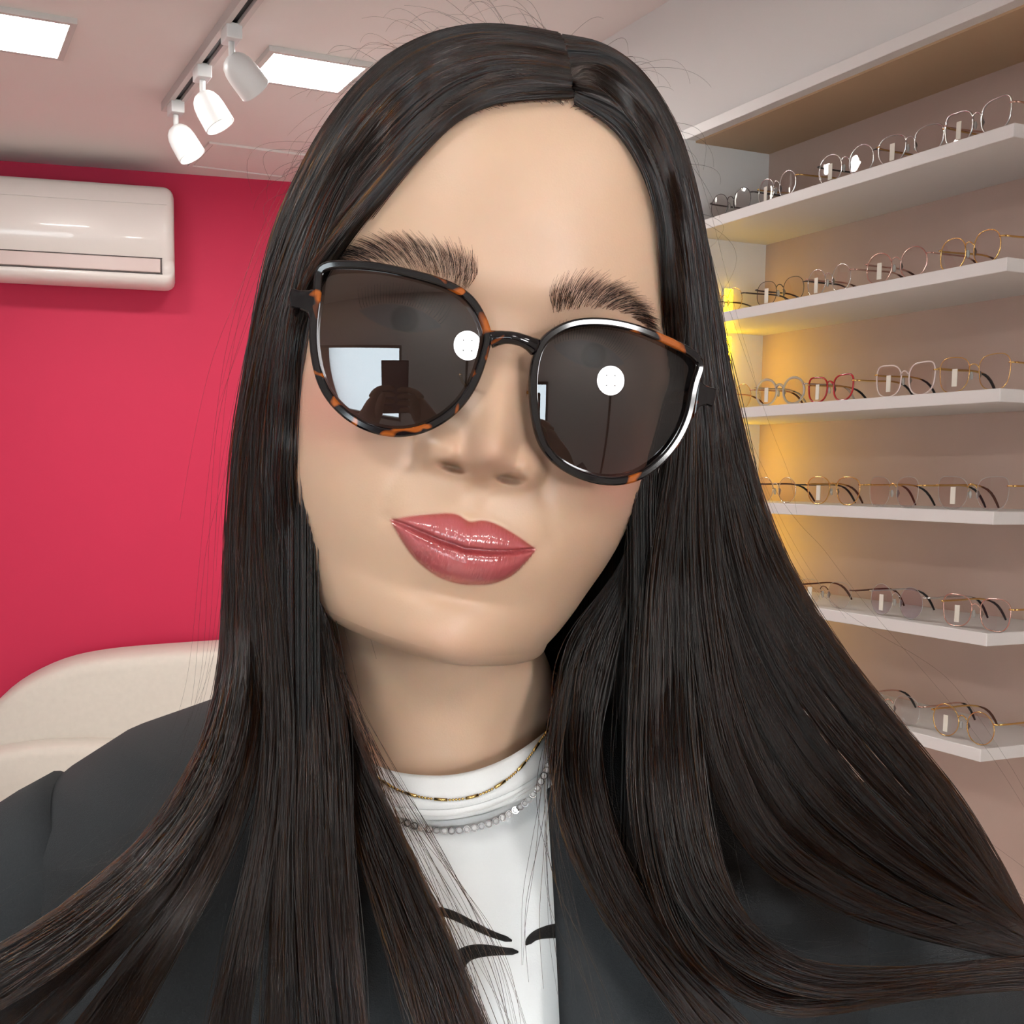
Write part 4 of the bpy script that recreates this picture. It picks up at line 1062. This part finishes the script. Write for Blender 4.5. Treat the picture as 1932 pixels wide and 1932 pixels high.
# guides run from the parting down; (pixel x, pixel y, distance)
LEFT = [
 [(1078, 182, .436), (1000, 186, .433), (900, 204, .434), (800, 280, .438), (720, 365, .444), (650, 452, .452), (596, 540, .462), (566, 640, .470), (556, 780, .474), (556, 920, .474), (580, 1060, .472), (612, 1180, .470), (634, 1300, .466), (648, 1430, .458), (655, 1580, .450), (665, 1750, .444), (685, 1960, .440)],
 [(1078, 165, .441), (980, 160, .439), (870, 200, .440), (770, 290, .444), (690, 385, .450), (620, 480, .458), (570, 590, .467), (548, 720, .472), (540, 860, .474), (545, 1000, .474), (565, 1130, .472), (580, 1250, .469), (588, 1380, .462), (588, 1520, .454), (590, 1660, .448), (598, 1800, .443), (610, 1960, .440)],
 [(1074, 140, .451), (960, 126, .450), (840, 165, .452), (740, 255, .455), (660, 360, .461), (595, 480, .470), (545, 610, .479), (520, 760, .483), (510, 920, .484), (512, 1080, .482), (525, 1220, .478), (532, 1350, .472), (528, 1480, .464), (515, 1620, .455), (500, 1770, .447), (480, 1960, .442)],
 [(1069, 112, .465), (930, 92, .466), (800, 135, .468), (700, 235, .470), (622, 360, .476), (562, 500, .485), (520, 650, .491), (496, 820, .494), (484, 990, .494), (480, 1150, .491), (480, 1290, .485), (462, 1420, .474), (420, 1560, .462), (350, 1690, .451), (260, 1820, .443), (170, 1950, .438)],
 [(1062, 84, .486), (905, 62, .488), (770, 108, .490), (668, 210, .491), (600, 330, .494), (545, 470, .500), (500, 640, .505), (470, 820, .508), (455, 1000, .508), (448, 1170, .505), (440, 1310, .497), (410, 1440, .483), (340, 1580, .467), (230, 1710, .454), (90, 1830, .444), (-70, 1940, .438)],
 [(1052, 64, .510), (890, 48, .512), (757, 92, .512), (655, 190, .511), (588, 300, .511), (534, 430, .512), (492, 600, .516), (458, 800, .520), (436, 1000, .520), (428, 1170, .517), (416, 1300, .508), (380, 1415, .492), (292, 1560, .472), (150, 1690, .456), (0, 1785, .446), (-120, 1850, .442)],
]
RIGHT = [
 [(1088, 192, .436), (1128, 212, .437), (1172, 258, .440), (1212, 322, .445), (1238, 400, .451), (1252, 500, .459), (1262, 620, .468), (1266, 760, .475), (1255, 880, .478), (1232, 1000, .477), (1218, 1120, .473), (1212, 1260, .468), (1208, 1400, .461), (1215, 1540, .453), (1245, 1680, .446), (1310, 1800, .439), (1430, 1880, .433), (1600, 1880, .430), (1800, 1850, .430), (2000, 1840, .430)],
 [(1086, 172, .441), (1140, 186, .442), (1190, 240, .446), (1232, 320, .452), (1256, 415, .459), (1270, 540, .468), (1282, 680, .477), (1286, 820, .482), (1278, 960, .482), (1268, 1090, .479), (1268, 1220, .474), (1270, 1360, .467), (1282, 1500, .459), (1310, 1640, .451), (1370, 1770, .443), (1470, 1850, .436), (1620, 1866, .432), (1800, 1850, .430), (1920, 1842, .430), (2040, 1838, .430)],
 [(1082, 145, .452), (1145, 154, .453), (1204, 208, .457), (1248, 295, .462), (1274, 400, .468), (1290, 540, .476), (1302, 690, .484), (1310, 840, .489), (1312, 980, .489), (1318, 1110, .486), (1334, 1240, .480), (1360, 1370, .472), (1405, 1490, .464), (1470, 1590, .456), (1560, 1660, .449), (1660, 1710, .443), (1760, 1745, .438), (1860, 1775, .435), (1950, 1800, .433), (2040, 1830, .432)],
 [(1076, 116, .466), (1144, 122, .467), (1212, 180, .470), (1260, 272, .474), (1288, 385, .479), (1306, 530, .487), (1322, 690, .494), (1336, 840, .499), (1352, 990, .499), (1376, 1120, .496), (1412, 1240, .489), (1464, 1350, .481), (1530, 1450, .472), (1606, 1535, .464), (1690, 1605, .457), (1770, 1660, .451), (1850, 1710, .446), (1920, 1755, .442), (1980, 1800, .440), (2050, 1850, .438)],
 [(1069, 90, .487), (1142, 100, .489), (1218, 162, .491), (1268, 256, .492), (1298, 365, .495), (1320, 510, .501), (1342, 670, .507), (1366, 820, .511), (1396, 960, .511), (1440, 1090, .507), (1500, 1205, .499), (1572, 1310, .490), (1650, 1405, .481), (1724, 1490, .473), (1790, 1570, .466), (1846, 1640, .460), (1890, 1700, .455), (1930, 1755, .450), (1970, 1810, .446), (2020, 1880, .443)],
 [(1062, 68, .508), (1140, 86, .509), (1221, 152, .509), (1273, 243, .510), (1304, 345, .511), (1331, 485, .514), (1356, 630, .517), (1387, 790, .520), (1428, 945, .520), (1492, 1092, .515), (1575, 1220, .506), (1662, 1330, .497), (1740, 1425, .488), (1806, 1512, .480), (1856, 1592, .473), (1896, 1665, .467), (1928, 1735, .461), (1956, 1800, .456), (1985, 1870, .452), (2020, 1950, .448)],
]
parts = [sheet(LEFT, 9000, .016, 1, clumps=150, clump=.62, locks=[.02, .09, .17, .24, .36, .43, .60, .68, .76, .84, .92, .98]),
         sheet(RIGHT, 9500, .016, 2, clumps=170, clump=.66, locks=[.02, .08, .14, .20, .40, .47, .56, .64, .73, .82, .90, .97])]
# loose inner locks beside the neck and over the lapels
IN_L = [[(535, 860, .490), (562, 1040, .488), (605, 1200, .484), (655, 1330, .478), (705, 1460, .466), (775, 1610, .456), (850, 1770, .449), (940, 1980, .444)],
        [(515, 860, .494), (545, 1060, .492), (585, 1210, .488), (610, 1350, .480), (640, 1480, .468), (690, 1630, .457), (740, 1780, .449), (790, 1980, .444)]]
IN_R = [[(1215, 940, .486), (1160, 1090, .490), (1085, 1200, .492), (1052, 1320, .488), (1045, 1440, .476), (1075, 1580, .464), (1140, 1720, .454), (1230, 1850, .446), (1330, 1980, .441)],
        [(1240, 940, .486), (1200, 1090, .488), (1160, 1220, .486), (1130, 1350, .480), (1130, 1480, .470), (1170, 1620, .459), (1240, 1750, .450), (1330, 1860, .443), (1450, 1980, .439)]]
parts.append(sheet(IN_L, 420, .010, 3, clumps=30, clump=.6, start=.3)); parts.append(sheet(IN_R, 1300, .014, 4, clumps=40, clump=.6))
# the long curl that leaves the right side over the sleeve
CURL = [[(1215, 1150, .482), (1222, 1380, .462), (1240, 1560, .449), (1290, 1710, .441), (1390, 1815, .434), (1520, 1868, .430), (1680, 1868, .428), (1820, 1848, .427), (2000, 1836, .427)],
        [(1285, 1150, .486), (1288, 1360, .464), (1305, 1520, .451), (1345, 1660, .443), (1430, 1770, .436), (1540, 1828, .432), (1680, 1836, .430), (1820, 1822, .429), (2000, 1812, .428)]]
parts.append(sheet(CURL, 1300, .006, 5, clumps=26, clump=.75, start=.35))
# brown ends sweeping to the lower left
SWEEP = [[(470, 1150, .500), (468, 1300, .476), (440, 1440, .464), (372, 1570, .452), (272, 1690, .443), (150, 1800, .436), (0, 1900, .431), (-130, 1980, .428)],
         [(430, 1150, .520), (422, 1290, .493), (386, 1420, .476), (300, 1555, .460), (170, 1680, .448), (30, 1770, .440), (-100, 1840, .436), (-200, 1890, .434)]]
parts.append(sheet(SWEEP, 1700, .007, 6, clumps=34, clump=.8, start=.35))
# single hairs lying across shirt and lapels
WSP_L = [[(600, 1150, .474), (650, 1330, .465), (705, 1480, .456), (775, 1630, .449), (840, 1790, .444), (905, 1960, .440)],
         [(610, 1150, .472), (690, 1350, .460), (770, 1500, .452), (860, 1650, .446), (950, 1800, .442), (1000, 1960, .439)]]
WSP_R = [[(1100, 1180, .478), (1040, 1330, .468), (1010, 1470, .458), (1000, 1600, .450), (985, 1720, .446), (975, 1830, .442)],
         [(1130, 1180, .478), (1070, 1330, .468), (1050, 1470, .458), (1060, 1620, .449), (1110, 1780, .443), (1180, 1960, .439)]]
parts.append(sheet(WSP_L, 24, .006, 41, clumps=9, clump=.3, jit=.0016, start=.3, rad=(.00008, .00005))); parts.append(sheet(WSP_R, 18, .006, 42, clumps=9, clump=.3, jit=.0016, start=.3, rad=(.00008, .00005)))
S = np.concatenate([p[0] for p in parts]); Rr = np.concatenate([p[1] for p in parts]); tone = np.concatenate([p[2] for p in parts])
hair = hair_curves('hair', S, Rr, M_hair, None, tone); to_person(hair); hair['label'] = 'long straight dark brown hair with centre parting'; hair['kind'] = 'stuff'
# underlayer: the hair round the back of the head and neck, so that nothing shows through
dwn = HR.T @ np.array([0, 0, -1.0]); UL_ = []
for a_ in np.radians(np.linspace(62, 298, 15)):
    pts = [(4 * math.sin(a_), 112, -88 + 4 * math.cos(a_))]
    for y_ in (116, 107, 90, 68, 40, 8, -30):
        mg = np.interp(y_, [-30, 8, 40, 70, 120], [1, 2, 7, 12, 14])
        rw = [np.interp(y_, ROWS[::-1, 0], ROWS[::-1, k]) for k in range(5)]
        cz = rw[1] - rw[3] if math.cos(a_) > 0 else rw[3] - rw[4]
        pts.append((max(rw[2] - mg, 8) * math.sin(a_), y_ - max(0, mg - 2), rw[3] + max(cz - mg, 6) * math.cos(a_)))
    p = np.array(pts) * .001; w_ = [q for q in h2w(p)]
    for L_ in (.04, .08, .12, .17, .23):
        q = h2w((p[-1] + dwn * L_)[None])[0]; b = w2b(q)
        if b[2] < -.07 and abs(b[0] - BX) < .17: b[1] = max(b[1], torso(b[2])[2] + .012) if math.cos(a_) < -.25 else b[1]
        w_.append(b2w(b))
    UL_.append(w_)
def world_sheet(G, n, seed, rad):
    r = np.random.default_rng(seed); G = np.stack([smooth_path(np.array(g), NP) for g in G]); u = r.random(n) * (len(G) - 1); t = np.linspace(0, 1, NP)
    uu = np.clip(u[:, None] + r.normal(0, .10, n)[:, None] * np.sin(t * 4 + u[:, None] * 9), 0, len(G) - 1)
    S_ = np.stack([cspline(np.arange(len(G)), G[:, k], uu[:, k]) for k in range(NP)], 1)
    S_ = S_ + r.normal(0, .0018, (n, 1, 3)) * np.clip(t * 3, .2, 1)[None, :, None]
    return S_, np.full((n, NP), rad) * r.uniform(.7, 1.2, n)[:, None], -np.abs(r.normal(0, .03, n))
Sb, Rb, tb = world_sheet(UL_, 7500, 8, .00022)
hb_ = hair_curves('hair_underlayer', Sb, Rb, M_hairback, None, tb); to_person(hb_); hb_['kind'] = 'stuff'
# flyaways
rf = np.random.default_rng(21); fl_s = []
for (Sx, nn) in ((parts[0][0], 150), (parts[1][0], 150), (parts[4][0], 20), (parts[5][0], 30)):
    pick = rf.choice(len(Sx), nn, replace=False)
    for i in pick:
        p = Sx[i].copy(); t = np.linspace(0, 1, NP); k0 = rf.uniform(.02, .6); ramp = np.clip((t - k0) / .35, 0, 1) ** 1.4
        d = rf.normal(0, .010, 3); p += ramp[:, None] * d + (np.sin(t * rf.uniform(3, 9) + rf.uniform(0, 6)) * ramp * rf.uniform(.001, .006))[:, None] * unit(rf.normal(0, 1, 3))
        cut = int(rf.uniform(.45, 1) * NP); p = smooth_path(p[:max(cut, 6)], NP); fl_s.append(p)
# short wisps standing off the crown
for _ in range(70):
    sd = rf.random() < .55; g = LEFT[5] if sd else RIGHT[5]; q = rf.random() ** 1.4 * 4.5; k = int(q); fr = q - k
    b = at(*(np.array(g[k]) * (1 - fr) + np.array(g[k + 1]) * fr)); nx = at(*g[k + 1]) - at(*g[k]); nx = unit(nx); outw = unit(b - h2w(np.array([0, .03, -.085])))
    L_ = rf.uniform(.012, .036); t = np.linspace(0, 1, NP)[:, None]
    p = b - outw * .001 + nx * (t * L_ * rf.uniform(.4, 1.1)) + outw * (L_ * rf.uniform(.15, .65) * np.sin(t * rf.uniform(1.4, 2.9))) + YH * rf.normal(0, .006) * t; fl_s.append(p)
# short new hairs along the hairline
for _ in range(520):
    x = rf.uniform(-52, 50); hbx = np.interp(x, [-60, -54, -47, -38, -25, -10, 5, 16, 27, 41, 49, 56], [24, 34, 46, 61, 73, 80, 82, 80, 74, 61, 47, 30])
    y = hbx + rf.uniform(-6.0, 1.0); L_ = rf.uniform(.006, .014); sd = np.sign(x - 4) or 1
    d2 = unit([sd * rf.uniform(.5, 1.3), rf.uniform(.3, .9) - abs(x) / 60, 0]); p = []
    for s_ in np.linspace(0, 1, 8):
        q = np.array([x, y]) * .001 + d2[:2] * L_ * s_ - np.array([0, .25]) * L_ * s_ ** 2; p.append((q[0], q[1], face_z(q[0], q[1]) + .0003 + .0015 * s_))
    fl_s.append(smooth_path(h2w(np.array(p)), NP))
fl_s = np.array(fl_s)
fo = hair_curves('flyaway_hair', fl_s, np.broadcast_to(np.linspace(.00006, .00003, NP), fl_s.shape[:2]), M_hair, None, np.zeros(len(fl_s))); to_person(fo); fo['kind'] = 'stuff'
# ---- eyebrows and lashes, rooted on the face
def brow(path, n, seed, outdir):
    """path: (pixel, half width mm) from the nose outwards"""
    r = np.random.default_rng(seed)
    c = np.array([head_px(px, py, .004)[:2] for px, py, w_ in path]); w = np.array([w_ for *_, w_ in path]) * .001
    cs = smooth_path(np.c_[c, np.zeros(len(c))], 100)[:, :2]; ww = np.interp(np.linspace(0, 1, 100), np.linspace(0, 1, len(w)), w)
    out = []
    for _ in range(n):
        q = r.random(); i = int(q * 99); v = r.uniform(-1, .55) ; tg = unit(cs[min(i + 2, 99)] - cs[max(i - 2, 0)]); nn = np.array([-tg[1], tg[0]])
        if nn[1] < 0: nn = -nn
        b = cs[i] + nn * v * ww[i] * .9
        lean = np.interp(q, [0, .25, .6, 1], [.15, .55, 1.1, 2.0]) + r.normal(0, .15)
        if v > .1: lean += .2
        d = unit(nn + tg * lean); L_ = r.uniform(.0040, .0075) * np.interp(q, [0, .15, .8, 1], [.8, 1, .95, .7])
        pts = []
        for s_ in np.linspace(0, 1, 6):
            e = b + d * L_ * s_ + tg * L_ * .25 * s_ ** 2; pts.append((e[0], e[1], face_z(e[0], e[1]) + .0002 + .0012 * s_))
        out.append(pts)
    S_ = h2w(np.array(out)); o = hair_curves('eyebrow', S_, np.broadcast_to(np.linspace(.000045, .00002, 6), S_.shape[:2]), M_brow); to_person(o); o['kind'] = 'stuff'; return o
brow(BROW_L, 760, 31, -1)
brow(BROW_R, 680, 32, 1)
for (ex_, ey_), sd in zip(EYES, (-1, 1)):
    ls_ = []
    for q in np.linspace(-.95, .95, 32):
        x = ex_ + 14 * q; y = ey_ + 4.6 * max(1 - q * q, 0) ** .8 + .2; z = face_z(x * .001, y * .001)
        d = np.array([q * .5, .45, .75]); L_ = .0060 * rf.uniform(.8, 1.1)
        ls_.append([np.array([x * .001, y * .001, z]) + d * L_ * s_ + np.array([0, .0035, 0]) * s_ ** 2 for s_ in np.linspace(0, 1, 6)])
    ls_ = h2w(np.array(ls_)); o = hair_curves('eyelashes', ls_, np.broadcast_to(np.linspace(.00007, .00003, 6), ls_.shape[:2]), M_hairback); to_person(o); o['kind'] = 'stuff'

# ================================================================== jewellery
M_chain = mat('yellow_gold_chain', (0.78, 0.55, 0.20), .22, 1.0)
M_plat = mat('white_gold_setting', (0.72, 0.72, 0.74), .18, 1.0)
def gem():
    m = bpy.data.materials.new('clear_stone'); m.use_nodes = True; b = m.node_tree.nodes['Principled BSDF']
    b.inputs['Base Color'].default_value = (.95, .96, .97, 1); b.inputs['Roughness'].default_value = .12; b.inputs['Metallic'].default_value = .25
    return m
M_gem = gem()
BLK_BVH = [TEE_BVH]
def drape(pix, off):
    return np.array([on_tee(px, py, off) for px, py in pix])
gold = tag(empty('gold_necklace', tuple(on_tee(840, 1508))), 'fine gold bar and bead chain necklace worn just below the shirt neckline', 'necklace')
GI = Matrix.Translation(-gold.location)
gp = smooth_path(drape([(690, 1448), (722, 1474), (760, 1494), (800, 1505), (840, 1509), (880, 1506), (920, 1493), (955, 1472), (985, 1445), (1010, 1412), (1030, 1380)], .0016), 400)
s = np.r_[0, np.cumsum(np.linalg.norm(np.diff(gp, axis=0), axis=1))]
def pt(a): return np.array([np.interp(a, s, gp[:, k]) for k in range(3)])
BEAD = lathe_data([(0, -.00052), (.00045, -.00040), (.00062, 0), (.00045, .00040), (0, .00052)], 8)
BEAD_ME = None; a = .0008; k = 0
while a < s[-1] - .005:
    if k % 6 == 0:
        o = tube('bar_link', [pt(a), pt(a + .0026), pt(a + .0052)], .00066, M_chain, gold, 6); o.matrix_parent_inverse = GI; a += .0061
    else:
        if BEAD_ME is None:
            BEAD_ME = bpy.data.meshes.new('bead'); BEAD_ME.from_pydata([tuple(q) for q in BEAD[0]], [], BEAD[1]); BEAD_ME.materials.append(M_chain)
            BEAD_ME.polygons.foreach_set('use_smooth', np.ones(len(BEAD_ME.polygons), dtype=bool))
        o = bpy.data.objects.new('bead', BEAD_ME); col.objects.link(o); o.parent = gold; o.location = Vector(pt(a)) - gold.location; a += .00125
    k += 1
tube('chain_core', gp[::6], .00016, M_chain, gold, 5).matrix_parent_inverse = GI
tennis = tag(empty('stone_necklace', tuple(on_tee(860, 1565))), 'row of round clear stones set in white metal, worn below the gold chain', 'necklace')
TI = Matrix.Translation(-tennis.location)
tp_ = smooth_path(drape([(752, 1545), (785, 1559), (820, 1566), (860, 1567), (900, 1561), (940, 1547), (975, 1527), (1005, 1499), (1022, 1472), (1036, 1440)], .0022), 400)
s = np.r_[0, np.cumsum(np.linalg.norm(np.diff(tp_, axis=0), axis=1))]; gp = tp_
GEM = lathe_data([(0, -.0008), (.0011, -.0001), (.00122, .0002), (.0008, .0007), (0, .0007)], 9)
CUP = lathe_data([(.0004, -.0012), (.0010, -.0010), (.00148, .0001), (.00150, .00045), (.00122, .00045), (.0010, -.0002)], 10)
gm = bpy.data.meshes.new('stone'); gm.from_pydata([tuple(q) for q in GEM[0]], [], GEM[1]); gm.materials.append(M_gem)
cm = bpy.data.meshes.new('setting'); cm.from_pydata([tuple(q) for q in CUP[0]], [], CUP[1]); cm.materials.append(M_plat)
a = .001
fwd = Vector(-unit(ray(880, 1560)))
while a < s[-1]:
    tilt = Vector((random.uniform(-.12, .12), random.uniform(-.12, .12), random.uniform(-.12, .12)))
    q = (fwd + tilt).normalized().to_track_quat('Z', 'Y').to_matrix().to_4x4(); q.translation = Vector(pt(a)) - tennis.location
    st = bpy.data.objects.new('setting', cm); col.objects.link(st); st.parent = tennis; st.matrix_basis = q
    g_ = bpy.data.objects.new('stone', gm); col.objects.link(g_); g_.parent = st
    a += .00305

# ================================================================== behind the camera: phone and round lamp, seen in the lenses
M_phone = mat('phone_case_dark', (0.025, 0.018, 0.02), .35)
M_screen = mat('phone_screen_glass', (0.02, 0.02, 0.02), .05, emit=(.20, .10, .10), estr=.5)
ph_m = Matrix([list(r) for r in ROT]).to_4x4(); ph_m.translation = Vector(CAM)
ph = tag(empty('smartphone', mw=ph_m), 'dark smartphone held up in both hands for the selfie', 'phone')
box('case', (-.037, -.142, .003), (.037, .012, .0115), M_phone, ph, bevel=.003, segs=3)
box('screen', (-.034, -.139, .0022), (.034, .009, .0032), M_screen, ph)
M_lampwhite = mat('lamp_housing_white', (.8, .8, .8), .4)
M_lampled = mat('round_lamp_leds', (1, 1, 1), .4, emit=(1.0, .985, .97), estr=RING_STRENGTH)
M_lampled.cycles.emission_sampling = 'FRONT'; M_screen.cycles.emission_sampling = 'NONE'
M_blackmetal = mat('stand_black', (.02, .02, .02), .4)
LAMP = np.array([.245, -1.20, 1.55])
lm = (Vector((.19, .38, 1.48)) - Vector(LAMP)).normalized().to_track_quat('Z', 'Y').to_matrix().to_4x4(); lm.translation = Vector(LAMP)
fl = tag(empty('floor_lamp', (LAMP[0], LAMP[1], 0)), 'round LED beauty lamp on a black stand behind the camera', 'lamp')
FI = Matrix.Translation(-fl.location)
def lathe_part(name, prof, m, n=40):
    v_, f_ = lathe_data(prof, n); o = mesh_obj(name, xform(v_, lm), f_, m, fl); o.matrix_parent_inverse = FI; return o
lathe_part('housing', [(0, -.03), (.10, -.03), (.132, -.015), (.138, 0), (.138, .006), (.131, .006), (.131, 0)], M_lampwhite)
lathe_part('led_disc', [(0, .003), (.131, .003)], M_lampled)
for xx in (-.04, .04):
    for yy in (-.045, .045):
        q = lm @ Matrix.Translation((xx, yy, .004)); v_, f_ = lathe_data([(0, .002), (.007, .002), (.007, -.002)], 12)
        o = mesh_obj('screw', xform(v_, q), f_, M_lampwhite, fl); o.matrix_parent_inverse = FI
o = tube('pole', [(LAMP[0], LAMP[1] - .035, 1.56), (LAMP[0], LAMP[1] - .035, .03)], .011, M_blackmetal, fl, 12); o.matrix_parent_inverse = FI
for k in range(3):
    an = k * 2.094 + .5
    o = tube('leg', [(LAMP[0], LAMP[1] - .035, .22), (LAMP[0] + .3 * math.cos(an), LAMP[1] - .035 + .3 * math.sin(an), .012)], .009, M_blackmetal, fl, 10); o.matrix_parent_inverse = FI
finish_body()
